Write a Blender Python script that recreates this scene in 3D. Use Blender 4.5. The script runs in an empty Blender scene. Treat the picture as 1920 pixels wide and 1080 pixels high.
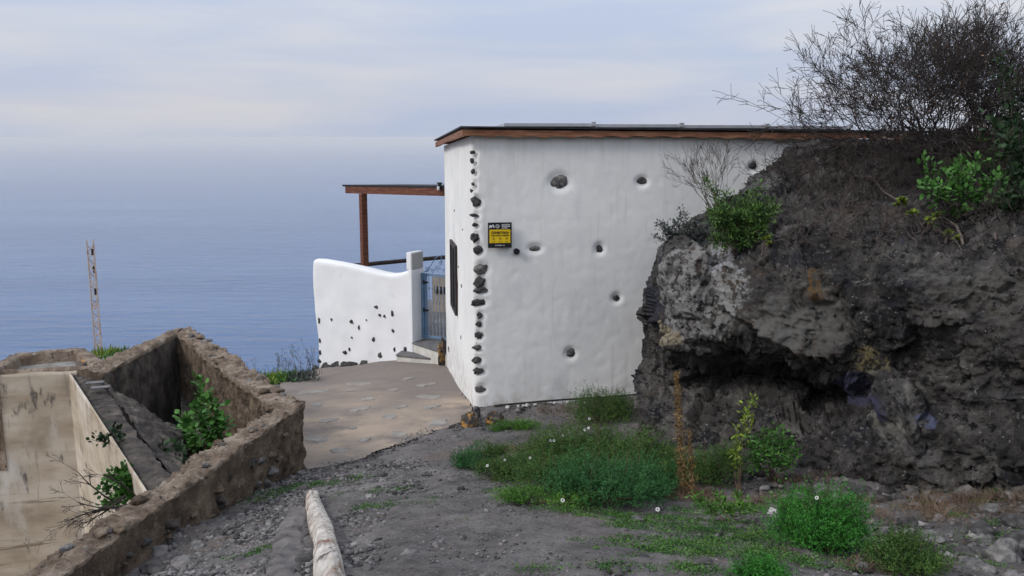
import bpy, math, random
import numpy as np
from mathutils import Vector
random.seed(7); rng = np.random.default_rng(11)
R = math.radians
C = bpy.context.scene.collection
# ------------------------------------------------------------------ camera, world, sun, exposure
F = 1700.0; CZ = 3.1
PITCH = math.atan(282/F)
cam_d = bpy.data.cameras.new('camera'); cam = bpy.data.objects.new('camera', cam_d); C.objects.link(cam)
cam_d.sensor_width = 36; cam_d.lens = 36*F/1920; cam_d.clip_end = 90000; cam_d.clip_start = 0.05
cam.location = (0, 0, CZ); cam.rotation_euler = (R(90)-PITCH, 0, 0)
bpy.context.scene.camera = cam
SUN_EL, SUN_AZ = 38, -118      # azimuth measured from +Y towards +X
sun_d = bpy.data.lights.new('sun', 'SUN'); sun = bpy.data.objects.new('sun', sun_d); C.objects.link(sun)
sun_d.energy = 1.45; sun_d.angle = R(16); sun_d.color = (1.0, 0.95, 0.9)
sd = Vector((math.sin(R(SUN_AZ))*math.cos(R(SUN_EL)), math.cos(R(SUN_AZ))*math.cos(R(SUN_EL)), math.sin(R(SUN_EL))))
sun.rotation_euler = sd.to_track_quat('Z', 'Y').to_euler(); sun.location = (-20, -10, 30)
W = bpy.data.worlds.new('World'); bpy.context.scene.world = W; W.use_nodes = True
def build_world():
    nt = W.node_tree; nt.nodes.clear(); N = nt.nodes.new; L = nt.links.new
    out = N('ShaderNodeOutputWorld'); bg = N('ShaderNodeBackground'); L(bg.outputs[0], out.inputs[0])
    bg.inputs['Strength'].default_value = 0.1
    sky = N('ShaderNodeTexSky'); sky.sky_type = 'NISHITA'; sky.sun_disc = False
    sky.sun_elevation = R(SUN_EL); sky.sun_rotation = R(SUN_AZ); sky.altitude = 100; sky.air_density = 1.0; sky.dust_density = 2.0
    tc = N('ShaderNodeTexCoord'); sp = N('ShaderNodeSeparateXYZ'); L(tc.outputs['Generated'], sp.inputs[0])
    # overcast layer: bands of stratus, brighter overhead
    mp = N('ShaderNodeMapping'); mp.inputs['Scale'].default_value = (1.3, 1.3, 11); L(tc.outputs['Generated'], mp.inputs[0])
    n1 = N('ShaderNodeTexNoise'); n1.inputs['Scale'].default_value = 2.1; n1.inputs['Detail'].default_value = 6; n1.inputs['Roughness'].default_value = .5; n1.inputs['Distortion'].default_value=.3
    L(mp.outputs[0], n1.inputs['Vector'])
    cr = N('ShaderNodeValToRGB'); L(n1.outputs[0], cr.inputs[0])
    cr.color_ramp.elements[0].position = .36; cr.color_ramp.elements[0].color = (4.45, 5.1, 6.65, 1)
    cr.color_ramp.elements[1].position = .68; cr.color_ramp.elements[1].color = (6.05, 6.1, 6.55, 1)
    # elevation curve: murky band at the horizon, bright overhead
    er = N('ShaderNodeValToRGB'); L(sp.outputs['Z'], er.inputs[0]); e = er.color_ramp
    e.elements[0].position = 0.0; e.elements[0].color = (.86, .89, .93, 1)
    e.elements[1].position = 1.0; e.elements[1].color = (1.75, 1.75, 1.7, 1)
    for p, c in ((.035, (.93, .92, .93, 1)), (.09, (.98, .965, .955, 1)), (.16, (1.04, 1.04, 1.03, 1)), (.4, (1.6, 1.6, 1.55, 1))):
        q = e.elements.new(p); q.color = c
    mu = N('ShaderNodeMix'); mu.data_type = 'RGBA'; mu.blend_type = 'MULTIPLY'; mu.inputs[0].default_value = 1
    L(cr.outputs[0], mu.inputs[6]); L(er.outputs[0], mu.inputs[7])
    mx = N('ShaderNodeMix'); mx.data_type = 'RGBA'; mx.inputs[0].default_value = .88
    L(sky.outputs[0], mx.inputs[6]); L(mu.outputs[2], mx.inputs[7]); L(mx.outputs[2], bg.inputs[0])
build_world()
vs = bpy.context.scene.view_settings
vs.view_transform = 'Standard'; vs.look = 'None'; vs.gamma = 1; vs.use_curve_mapping = False; vs.exposure = 0.28

# ------------------------------------------------------------------ maths helpers
cp, sp_ = math.cos(PITCH), math.sin(PITCH)
def ray(px, py):
    x = (px-960)/F; y = -(py-540)/F
    return Vector((x, cp + y*sp_, -sp_ + y*cp))
def P(px, py, Y):
    d = ray(px, py); return Vector((0, 0, CZ)) + d*(Y/d.y)
def PZ(px, py, z):
    d = ray(px, py); return Vector((0, 0, CZ)) + d*((z-CZ)/d.z)
def PP(px, py, o, n):
    d = ray(px, py); c = Vector((0, 0, CZ)); return c + d*((o-c).dot(n)/d.dot(n))
_perm = np.random.default_rng(5).permutation(256); _perm = np.concatenate([_perm, _perm, _perm])
_g = np.random.default_rng(6).normal(size=(256, 3)); _g /= np.linalg.norm(_g, axis=1)[:, None]
def noise(p):
    p = np.asarray(p, float); i = np.floor(p).astype(int); f = p-i; u = f*f*f*(f*(f*6-15)+10); i &= 255
    def gr(dx, dy, dz):
        h = _perm[_perm[_perm[(i[:, 0]+dx) & 255]+((i[:, 1]+dy) & 255)]+((i[:, 2]+dz) & 255)]
        return (_g[h]*(f-np.array([dx, dy, dz]))).sum(1)
    def l(a, b, t): return a+(b-a)*t
    x00 = l(gr(0,0,0), gr(1,0,0), u[:,0]); x10 = l(gr(0,1,0), gr(1,1,0), u[:,0])
    x01 = l(gr(0,0,1), gr(1,0,1), u[:,0]); x11 = l(gr(0,1,1), gr(1,1,1), u[:,0])
    return l(l(x00, x10, u[:,1]), l(x01, x11, u[:,1]), u[:,2])*1.5
def fbm(p, o=4, ridged=False, gain=.5):
    s = 0; a = 1.; p = np.asarray(p, float)
    for k in range(o):
        n = noise(p*(2**k)+17.3*k); s = s + a*((1-2*np.abs(n)) if ridged else n); a *= gain
    return s
def worley(p, jit=.9):
    p = np.asarray(p, float); i = np.floor(p).astype(int); best = np.full(len(p), 9.); sec = np.full(len(p), 9.); idb = np.zeros(len(p), int)
    for dx in (-1,0,1):
        for dy in (-1,0,1):
            for dz in (-1,0,1):
                c = i+np.array([dx,dy,dz]); h = _perm[_perm[_perm[c[:,0]&255]+(c[:,1]&255)]+(c[:,2]&255)]
                q = c+.5+jit*.5*_g[h]; d = np.linalg.norm(p-q, axis=1)
                m = d < best; sec = np.where(m, best, np.minimum(sec, d)); idb = np.where(m, h, idb); best = np.where(m, d, best)
    return best, sec, idb
def inpoly(x, y, poly):
    r = np.zeros(np.shape(x), bool); n = len(poly)
    for k in range(n):
        x1, y1 = poly[k]; x2, y2 = poly[(k+1) % n]
        c = ((y1 > y) != (y2 > y)); r ^= c & (x < (x2-x1)*(y-y1)/((y2-y1) if y2 != y1 else 1e-9)+x1)
    return r
def sstep(a, b, x):
    t = np.clip((x-a)/(b-a), 0, 1); return t*t*(3-2*t)

# ------------------------------------------------------------------ object helpers
ORG = {}
def props(o, label=None, cat=None, group=None, kind=None):
    for k, v in (('label', label), ('category', cat), ('group', group), ('kind', kind)):
        if v: o[k] = v
    return o
def thing(name, loc, label, cat, group=None):
    o = bpy.data.objects.new(name, None); C.objects.link(o); o.location = loc; o.empty_display_size = .1
    ORG[o.name] = Vector(loc); return props(o, label, cat, group)
def mk(name, V, Fc, mat, parent=None, org=None, smooth=False, label=None, cat=None, group=None, kind=None):
    """link one mesh object; V in world space; Fc = (n,3)/(n,4) array or list of faces"""
    V = np.asarray(V, float)
    if parent is not None: base = ORG[parent.name]
    else: base = Vector(org) if org is not None else Vector((0, 0, 0))
    V = V-np.array(base)
    me = bpy.data.meshes.new(name)
    if isinstance(Fc, np.ndarray):
        n, k = Fc.shape
        me.vertices.add(len(V)); me.vertices.foreach_set('co', V.astype(np.float32).ravel())
        me.loops.add(n*k); me.loops.foreach_set('vertex_index', Fc.astype(np.int32).ravel())
        me.polygons.add(n); me.polygons.foreach_set('loop_start', np.arange(0, n*k, k, dtype=np.int32))
        me.polygons.foreach_set('loop_total', np.full(n, k, np.int32)); me.update(calc_edges=True)
    else:
        me.from_pydata([tuple(v) for v in V], [], [tuple(f) for f in Fc]); me.update()
    if smooth: me.polygons.foreach_set('use_smooth', np.ones(len(me.polygons), bool))
    me.materials.append(mat)
    o = bpy.data.objects.new(name, me); C.objects.link(o)
    if parent is not None: o.parent = parent; ORG[o.name] = base
    else: o.location = base; ORG[o.name] = base
    return props(o, label, cat, group, kind)
class MB:
    def __init__(s): s.V = []; s.F = []
    def add(s, V, Fc):
        b = len(s.V); s.V += [tuple(v) for v in V]; s.F += [tuple(i+b for i in f) for f in Fc]
    def box(s, c, sx, sy, sz, ax=None, ay=None, az=None, bev=0):
        c = Vector(c); ax = Vector(ax or (1,0,0)).normalized(); ay = Vector(ay or (0,1,0)).normalized(); az = Vector(az or (0,0,1)).normalized()
        s.add([c+ax*(sx/2*i)+ay*(sy/2*j)+az*(sz/2*k) for k in (-1,1) for j in (-1,1) for i in (-1,1)],
              [(0,2,3,1),(4,5,7,6),(0,1,5,4),(2,6,7,3),(0,4,6,2),(1,3,7,5)])
    def bar(s, a, b, w, h=None, up=(0,0,1)):
        a = Vector(a); b = Vector(b); h = h or w; d = (b-a); L = d.length; d.normalize()
        u = Vector(up); x = d.cross(u)
        if x.length < 1e-4: x = d.cross(Vector((0,1,0)))
        x.normalize(); u = x.cross(d).normalized(); s.box((a+b)/2, L, w, h, d, x, u)
    def tube(s, pts, r, n=8):
        pts = [Vector(p) for p in pts]; b = len(s.V); rr = r if hasattr(r, '__len__') else [r]*len(pts)
        for k, p in enumerate(pts):
            t = (pts[min(k+1, len(pts)-1)]-pts[max(k-1, 0)]).normalized(); u = Vector((0,0,1)) if abs(t.z) < .95 else Vector((0,1,0))
            x = t.cross(u).normalized(); y = x.cross(t)
            s.V += [tuple(p+(x*math.cos(2*math.pi*i/n)+y*math.sin(2*math.pi*i/n))*rr[k]) for i in range(n)]
        for k in range(len(pts)-1):
            for i in range(n):
                j = (i+1) % n; s.F.append((b+k*n+i, b+k*n+j, b+k*n+n+j, b+k*n+n+i))
        s.F.append(tuple(b+i for i in range(n))[::-1]); s.F.append(tuple(b+(len(pts)-1)*n+i for i in range(n)))
    def prism(s, poly, z0, z1):
        n = len(poly); s.add([(x, y, z0) for x, y in poly]+[(x, y, z1) for x, y in poly],
            [tuple(range(n))[::-1], tuple(range(n, 2*n))]+[(i, (i+1) % n, n+(i+1) % n, n+i) for i in range(n)])
    def build(s, name, mat, parent=None, bevel=0, **k):
        o = mk(name, s.V, s.F, mat, parent, **k)
        if bevel:
            m = o.modifiers.new('bevel', 'BEVEL'); m.width = bevel; m.segments = 2; m.limit_method = 'ANGLE'
        return o

# ------------------------------------------------------------------ materials
def material(name, cols, scale=4, detail=6, rough=.85, bump=0., bscale=30, stretch=(1,1,1), lo=.35, hi=.65, island=0., layers=(), spec=.3, bdist=.02, metal=0, nrough=.6):
    """cols: list of colours along a noise ramp; layers: (colour, scale, lo, hi, stretch) patches above it"""
    m = bpy.data.materials.new(name); m.use_nodes = True; nt = m.node_tree; N = nt.nodes.new; L = nt.links.new
    b = nt.nodes['Principled BSDF']; b.inputs['Roughness'].default_value = rough; b.inputs['Specular IOR Level'].default_value = spec; b.inputs['Metallic'].default_value = metal
    tc = N('ShaderNodeTexCoord')
    def nz(sc, st, det=6, seed=0):
        mp = N('ShaderNodeMapping'); mp.inputs['Scale'].default_value = st; mp.inputs['Location'].default_value = (seed*3.1, seed*1.7, seed); L(tc.outputs['Object'], mp.inputs[0])
        n = N('ShaderNodeTexNoise'); n.inputs['Scale'].default_value = sc; n.inputs['Detail'].default_value = det; n.inputs['Roughness'].default_value = nrough; L(mp.outputs[0], n.inputs['Vector']); return n.outputs[0]
    cr = N('ShaderNodeValToRGB'); L(nz(scale, stretch, detail), cr.inputs[0]); e = cr.color_ramp
    n = len(cols)
    e.elements[0].position = lo; e.elements[0].color = (*cols[0], 1); e.elements[1].position = hi; e.elements[1].color = (*cols[-1], 1)
    for k in range(1, n-1): q = e.elements.new(lo+(hi-lo)*k/(n-1)); q.color = (*cols[k], 1)
    col = cr.outputs[0]
    for k, (c, s_, l_, h_, st) in enumerate(layers):
        mr = N('ShaderNodeMapRange'); L(nz(s_, st, 7, k+2), mr.inputs[0]); mr.inputs[1].default_value = l_; mr.inputs[2].default_value = h_
        mx = N('ShaderNodeMix'); mx.data_type = 'RGBA'; L(mr.outputs[0], mx.inputs[0]); L(col, mx.inputs[6]); mx.inputs[7].default_value = (*c, 1); col = mx.outputs[2]
    if island:
        g = N('ShaderNodeNewGeometry'); mr = N('ShaderNodeMapRange'); L(g.outputs['Random Per Island'], mr.inputs[0]); mr.inputs[3].default_value = 1-island; mr.inputs[4].default_value = 1+island
        hs = N('ShaderNodeHueSaturation'); L(mr.outputs[0], hs.inputs['Value']); L(col, hs.inputs['Color']); col = hs.outputs[0]
    L(col, b.inputs['Base Color'])
    if bump:
        bp = N('ShaderNodeBump'); bp.inputs['Strength'].default_value = bump; bp.inputs['Distance'].default_value = bdist
        L(nz(bscale, stretch, 8, 9), bp.inputs['Height']); L(bp.outputs[0], b.inputs['Normal'])
    return m
def leafmat(name, c1, c2, island=.35, rough=.6):
    m = material(name, [c1, c2], scale=6, rough=rough, island=island, spec=.25)
    b = m.node_tree.nodes['Principled BSDF']; b.inputs['Transmission Weight'].default_value = 0
    return m
M = {}
M['plaster'] = material('white_plaster', [(.74,.74,.72),(.82,.815,.79)], scale=1.1, rough=.9, bump=.2, bscale=30, bdist=.005, layers=(((.66,.65,.61), 5, .55, .8, (3.5,3.5,.25)), ((.48,.46,.42), 30, .70, .76, (1,1,1)), ((.60,.615,.62), 2.3, .56, .8, (1,1,.6)), ((.56,.54,.48), 1.6, .62, .9, (1.6,1.6,.45))), spec=.15)
M['plaster2'] = material('garden_wall_plaster', [(.76,.77,.78),(.83,.835,.84)], scale=2, rough=.9, bump=.3, bscale=26, bdist=.007, layers=(((.62,.62,.60), 3, .6, .85, (1,1,1)),), spec=.15)
M['pillar_shade'] = material('painted_pillar_shade', [(.36,.36,.34),(.42,.41,.39)], scale=5, rough=.9, bump=.2)  # darkened plaster tone, stands for shade on the pillar's right side
M['lava'] = material('lava_stone', [(.022,.021,.022),(.05,.047,.046),(.10,.095,.09)], scale=14, rough=.9, bump=.8, bscale=45, bdist=.01, island=.35)
M['lavag'] = material('grey_lava_stone', [(.05,.05,.052),(.11,.105,.10),(.19,.18,.17)], scale=22, rough=.9, bump=.8, bscale=60, bdist=.01, island=.35)
M['gravel'] = material('gravel_stones', [(.06,.057,.056),(.17,.16,.155)], scale=9, rough=.9, island=.65, bump=.4, bscale=80, bdist=.004, layers=(((.17,.13,.10), 5, .6, .7, (1,1,1)),))
M['scree'] = material('scree_stones', [(.028,.026,.025),(.07,.064,.06),(.125,.115,.105)], scale=11, rough=.92, island=.6, bump=.6, bscale=60, bdist=.006)
M['wood'] = material('red_brown_wood', [(.075,.024,.012),(.13,.045,.022),(.19,.075,.038)], scale=5, rough=.6, stretch=(1,1,9), bump=.3, bscale=12, bdist=.004)
M['fascia'] = material('fascia_wood', [(.14,.055,.028),(.23,.10,.052),(.31,.16,.095)], scale=5, rough=.65, stretch=(1,1,8), bump=.3, bscale=10, bdist=.004)
M['darkwood'] = material('dark_brown_wood', [(.02,.014,.012),(.045,.028,.022)], scale=6, rough=.6, bump=.2)
M['felt'] = material('roofing_felt', [(.012,.012,.014),(.03,.03,.034)], scale=9, rough=.7, bump=.4, bscale=60, bdist=.003)
M['panel'] = material('panel_glass', [(.01,.012,.02),(.014,.016,.028)], scale=3, rough=.15, spec=.5)
M['alu'] = material('aluminium', [(.5,.51,.53),(.6,.61,.63)], scale=8, rough=.4, metal=.6)
M['blue'] = material('blue_gate_paint', [(.10,.18,.29),(.15,.25,.37)], scale=9, rough=.5, spec=.4)
M['barpaint'] = material('gate_bar_paint', [(.20,.24,.30),(.33,.36,.40)], scale=9, rough=.5)
M['black'] = material('black_paint', [(.012,.012,.015),(.02,.02,.024)], scale=8, rough=.5)
M['glass'] = material('window_pane', [(.03,.04,.05),(.05,.06,.07)], scale=2, rough=.08, spec=.6)
M['white'] = material('white_paint', [(.75,.75,.76),(.8,.8,.8)], scale=8, rough=.6)
M['signtext'] = material('sign_lettering', [(.7,.7,.72),(.75,.75,.76)], scale=8, rough=.5)
M['yellow'] = material('sign_yellow', [(.72,.48,.01),(.78,.54,.015)], scale=8, rough=.45)
M['tread'] = material('step_slate', [(.10,.10,.105),(.17,.165,.16)], scale=8, rough=.85, bump=.4)
M['cream'] = material('cream_step', [(.50,.48,.43),(.62,.60,.55)], scale=6, rough=.85, bump=.3)
M['flag'] = material('flagstone', [(.18,.165,.15),(.285,.265,.235)], scale=7, rough=.8, bump=.9, bscale=30, bdist=.008, island=.25)
M['concrete'] = material('path_concrete', [(.20,.17,.145),(.31,.25,.195),(.41,.32,.235)], scale=.9, detail=8, rough=.9, bump=.6, bscale=35, bdist=.006,
    layers=(((.12,.105,.10), 1.7, .50, .72, (1,1,1)), ((.42,.31,.21), 3.5, .60, .8, (1,1,1)), ((.07,.062,.06), 18, .66, .72, (1,1,1))))
M['tankplaster'] = material('tank_plaster', [(.32,.265,.20),(.45,.385,.30),(.56,.50,.42)], scale=1.3, rough=.9, bump=.3, bscale=15, bdist=.006, stretch=(1,1,2.6),
    layers=(((.36,.29,.21), 2.2, .55, .78, (.3,.3,2.4)), ((.13,.115,.10), 6, .60, .68, (1.4,1.4,.5)), ((.24,.19,.14), 3.5, .60, .66, (.2,.2,3.5)), ((.30,.27,.23), 11, .60, .68, (2,2,.15)), ((.62,.60,.56), 1.5, .55, .72, (1.6,1.6,.5)), ((.10,.09,.075), 24, .68, .73, (1,1,1))))
M['tankconc'] = material('basin_concrete', [(.16,.155,.14),(.28,.27,.25)], scale=6, rough=.9, bump=.3, layers=(((.10,.09,.05), 5, .6, .75, (1,1,1)),))
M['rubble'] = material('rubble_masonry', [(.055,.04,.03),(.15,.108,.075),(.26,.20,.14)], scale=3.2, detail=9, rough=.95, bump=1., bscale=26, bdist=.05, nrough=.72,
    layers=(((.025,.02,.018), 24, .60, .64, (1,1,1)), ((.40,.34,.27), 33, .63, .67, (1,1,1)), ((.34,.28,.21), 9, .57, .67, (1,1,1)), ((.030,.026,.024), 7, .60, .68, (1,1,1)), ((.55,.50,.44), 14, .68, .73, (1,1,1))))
M['mortar'] = material('lichen_mortar', [(.12,.085,.06),(.27,.205,.15),(.46,.385,.31)], scale=6, detail=9, rough=.95, bump=1., bscale=34, bdist=.05, nrough=.74,
    layers=(((.035,.028,.024), 21, .58, .63, (1,1,1)), ((.62,.56,.5), 38, .62, .66, (1,1,1)), ((.55,.5,.44), 8, .62, .68, (1,1,1)), ((.045,.035,.03), 13, .58, .66, (1,1,1))))
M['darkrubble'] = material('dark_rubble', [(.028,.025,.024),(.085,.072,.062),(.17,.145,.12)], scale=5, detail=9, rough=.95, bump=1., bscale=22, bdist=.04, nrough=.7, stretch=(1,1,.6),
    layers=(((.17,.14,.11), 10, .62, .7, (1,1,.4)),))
M['bark'] = material('dry_twig', [(.07,.055,.048),(.13,.105,.09)], scale=8, rough=.9, island=.3)
M['barkdark'] = material('dark_twig', [(.028,.022,.021),(.06,.048,.042)], scale=8, rough=.9, island=.3)
M['fern'] = leafmat('feathery_leaf', (.03,.075,.014), (.078,.15,.03), .65)
M['fernb'] = leafmat('feathery_leaf_bluish', (.022,.088,.024), (.05,.16,.045), .6)
M['fernbright'] = leafmat('feathery_leaf_bright', (.018,.11,.010), (.055,.22,.03), .55)
M['leaf'] = leafmat('broad_leaf', (.03,.10,.015), (.075,.19,.035), .4)
M['leafdark'] = leafmat('dark_leaf', (.010,.028,.010), (.028,.06,.02), .4)
M['leafgrey'] = leafmat('grey_leaf', (.05,.06,.055), (.10,.115,.10), .4)
M['leafyel'] = leafmat('yellow_green_leaf', (.11,.17,.02), (.20,.27,.035), .35)
M['clover'] = leafmat('clover_leaf', (.04,.12,.016), (.10,.22,.03), .4)
M['clover2'] = leafmat('small_herb_leaf', (.022,.075,.014), (.075,.165,.028), .5)
M['dry'] = leafmat('dry_stalk', (.14,.085,.03), (.24,.15,.06), .4)
M['drybrown'] = leafmat('dry_brown_grass', (.10,.065,.045), (.19,.13,.085), .4)
M['petal'] = material('petal', [(.7,.7,.66),(.8,.8,.78)], rough=.6)
M['rose'] = leafmat('red_leaf', (.10,.03,.02), (.18,.08,.03), .3)
M['log'] = material('driftwood', [(.30,.26,.22),(.46,.42,.37),(.58,.54,.49)], scale=5, rough=.85, bump=.5, bscale=14, bdist=.012, stretch=(5,.45,5), island=0,
    layers=(((.20,.10,.06), 4, .55, .62, (2.2,.5,2.2)), ((.07,.05,.045), 9, .60, .64, (3,.35,3)), ((.24,.21,.18), 7, .5, .7, (2,.4,2))))
M['ochre'] = material('ochre_lichen_rock', [(.028,.026,.026),(.07,.06,.055),(.11,.09,.075)], scale=9, rough=.9, bump=.9, bscale=30, bdist=.01, layers=(((.42,.22,.05), 5, .54, .62, (1,1,1)),))
M['hose'] = material('black_hose', [(.012,.012,.012),(.03,.028,.026)], rough=.6)
M['rust'] = material('mast_paint', [(.42,.31,.22),(.50,.41,.34),(.36,.20,.13)], scale=3, rough=.7)
M['debris'] = material('white_debris', [(.25,.24,.23),(.6,.58,.56)], scale=20, rough=.8, bump=.5)
M['orange'] = material('fallen_leaf', [(.38,.09,.02),(.5,.16,.04)], rough=.7)

def plaster_wear():      # splashed soil at the foot, faint run-off marks under the eave
    m = M['plaster']; nt = m.node_tree; N = nt.nodes.new; L = nt.links.new; b = nt.nodes['Principled BSDF']; tc = N('ShaderNodeTexCoord'); sp = N('ShaderNodeSeparateXYZ'); L(tc.outputs['Object'], sp.inputs[0])
    for (z0, z1, sc, st, colr, amt) in ((.42, .04, 7, (1,1,1), (.40,.35,.29), .75), (2.55, 3.05, 9, (1,1,.12), (.50,.49,.45), .28)):
        col = b.inputs['Base Color'].links[0].from_socket
        mp = N('ShaderNodeMapping'); mp.inputs['Scale'].default_value = st; L(tc.outputs['Object'], mp.inputs[0]); nz = N('ShaderNodeTexNoise'); nz.inputs['Scale'].default_value = sc; nz.inputs['Detail'].default_value = 8; nz.inputs['Roughness'].default_value = .7; L(mp.outputs[0], nz.inputs['Vector'])
        m1 = N('ShaderNodeMapRange'); L(sp.outputs['Z'], m1.inputs[0]); m1.inputs[1].default_value = z0; m1.inputs[2].default_value = z1
        m2 = N('ShaderNodeMapRange'); L(nz.outputs[0], m2.inputs[0]); m2.inputs[1].default_value = .46; m2.inputs[2].default_value = .66
        mu = N('ShaderNodeMath'); mu.operation = 'MULTIPLY'; L(m1.outputs[0], mu.inputs[0]); L(m2.outputs[0], mu.inputs[1]); m3 = N('ShaderNodeMath'); m3.operation = 'MULTIPLY'; L(mu.outputs[0], m3.inputs[0]); m3.inputs[1].default_value = amt
        mx = N('ShaderNodeMix'); mx.data_type = 'RGBA'; L(m3.outputs[0], mx.inputs[0]); L(col, mx.inputs[6]); mx.inputs[7].default_value = (*colr, 1); L(mx.outputs[2], b.inputs['Base Color'])
plaster_wear()

# ------------------------------------------------------------------ terrain height
TOPZ = .75
HA = R(8.4); HU = Vector((math.cos(HA), math.sin(HA), 0)); HV = Vector((-math.sin(HA), math.cos(HA), 0))  # along right wall / along left wall
HC = P(888, 765, 10.0); HC.z = 0
def hw(px): # depth of the big wall under a pixel column
    return PP(px, 740, HC, HV)
ctl = [(0,0,1.5),(-2,0,1.4),(0,-3,1.9),(3,0,2.0),(5,2.5,1.75),(-3.5,2.5,1.0),(-5,0,1.2),(7,6,2.2),(8,10,1.8),(6,13,.4),(2.5,12.5,-.1),(0,18,-2.2),(-3,17.5,-2.4),(-6,14,-2.6),(5,18,-2.),(-6.5,11.5,-.9),(-7.5,7,-.2),(-6,3,.5),(-4.6,12.6,-1.0)]
def cpx(px, py, Y):
    v = P(px, py, Y); ctl.append((v.x, v.y, v.z))
for a in ((960,1080,3.75),(640,1080,3.8),(1300,1080,3.85),(1920,1080,4.3),(570,878,7.85),(720,840,8.4),(870,790,9.4),(888,766,10),(1040,755,10.05),(1175,745,10.2),(960,900,6.6),(1200,850,7.8),(1500,868,6.95),
          (1920,893,5.9),(1200,960,5.8),(1500,1000,5.1),(800,960,5.5),(838,690,14),(745,676,15.2),(600,694,16),(520,718,13.6),(545,732,12),(860,730,11.8),(700,760,10.6),(1190,805,8.9),(1700,905,6.3)): cpx(*a)
for px, yt, yb in ((560,760,880),(463,820,924),(384,876,972),(324,925,1003),(250,985,1068)):
    t = PZ(px, yt, TOPZ); b = P(px, yb, t.y); ctl.append((t.x, t.y, b.z))
def cmid(a, b, t=.5):
    v = P(*a).lerp(P(*b), t); ctl.append((v.x, v.y, v.z))
for a, b in (((545,732,12),(600,694,16)),((700,760,10.6),(745,676,15.2)),((838,690,14),(745,676,15.2)),((600,694,16),(745,676,15.2)),((860,730,11.8),(745,676,15.2)),((700,760,10.6),(600,694,16)),((838,690,14),(545,732,12))): cmid(a, b)
cmid((700,760,10.6),(745,676,15.2),.8); cmid((700,760,10.6),(600,694,16),.8)
ctl = np.array(ctl)
def _k(r): return np.where(r > 1e-9, r*r*np.log(np.maximum(r, 1e-9)), 0)
n = len(ctl); A = np.zeros((n+3, n+3)); r_ = np.linalg.norm(ctl[:, None, :2]-ctl[None, :, :2], axis=2)
A[:n,:n] = _k(r_)+np.eye(n)*.0006; A[:n,n] = 1; A[:n,n+1:] = ctl[:, :2]; A[n:,:n] = A[:n,n:].T
wt = np.linalg.solve(A, np.concatenate([ctl[:, 2], [0,0,0]]))
def H(x, y):
    x = np.atleast_1d(np.asarray(x, float)); y = np.atleast_1d(np.asarray(y, float)); s = wt[n]+wt[n+1]*x+wt[n+2]*y
    for k in range(n): s = s+wt[k]*_k(np.hypot(x-ctl[k,0], y-ctl[k,1]))
    far = np.where(y < 11, 1.6-.16*y+.06*np.clip(x, -10, 40), -.16-.62*(y-11)+.02*np.clip(x, -10, 40))
    far = np.maximum(far, -128)+(y < -2)*(-y-2)*.15
    d = np.maximum(np.maximum(-8-x, x-9), np.maximum(-3-y, y-17)); w = sstep(0, 4, d)
    return s*(1-w)+far*w
def H1(x, y): return float(H(x, y)[0])
_ts = np.linspace(2.2, 19, 800)
def G(px, py):
    d = ray(px, py); X = d.x/d.y*_ts; Z = CZ+d.z/d.y*_ts; h = H(X, _ts); k = np.argmax(Z < h)
    return Vector((X[k], _ts[k], h[k]))

# cistern outline (level top)
def z2(px, py, z=TOPZ): v = PZ(px, py, z); return (v.x, v.y)
c_out = z2(567, 758); c_in = z2(506, 762); pk_out = z2(356, 612); pk_in = z2(331, 626); bk_out0 = z2(303, 616)
near_in = z2(83, 1047); near_out = z2(262, 976)
ni = Vector(near_in); di = (ni-Vector(c_in)).normalized(); near_in2 = tuple(ni+di*1.6)
no = Vector(near_out); do = (no-Vector(c_out)).normalized(); near_out2 = tuple(no+do*2.3)
bk_in = z2(192, 700); bk_out = z2(150, 692)
tk_far = z2(135, 688); tk_near = z2(305, 940); tko_far = z2(188, 702); tko_near = z2(345, 905)
tk_l = (tk_far[0]-4.2, tk_far[1]-1.0)
cist_poly = [Vector(near_out2)*.5+Vector(near_in2)*.5, Vector(c_out)*.5+Vector(c_in)*.5, Vector(pk_out)*.5+Vector(pk_in)*.5, Vector(bk_in)*.5+Vector(bk_out)*.5, Vector((tk_far[0]+.15, tk_far[1]+.17)), Vector((tk_l[0], tk_l[1]+.17)), Vector((tk_l[0]-.3, near_in2[1]-.5))]
cist_poly = [(v[0], v[1]) for v in cist_poly]
# path outline in plan
pp = []
for px, py in ((566,884),(600,878),(640,872),(690,858),(730,842),(775,826),(820,810),(862,797),(880,784)): v = G(px, py); pp.append((v.x, v.y))
hc2 = HC+HV*4.15
pp += [(HC.x, HC.y-.02), (hc2.x+.12, hc2.y)]
for px, py, Y in ((836,686,14.8),(745,676,15.4),(600,693,16.1),(560,706,15)): v = P(px, py, Y); pp.append((v.x, v.y))
v = P(522, 717, 13.4); pp.append((v.x, v.y)); pp.append((c_out[0]-.6, c_out[1]+1.4)); pp.append((c_out[0]-.08, c_out[1]+.2))
path_poly = pp

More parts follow.
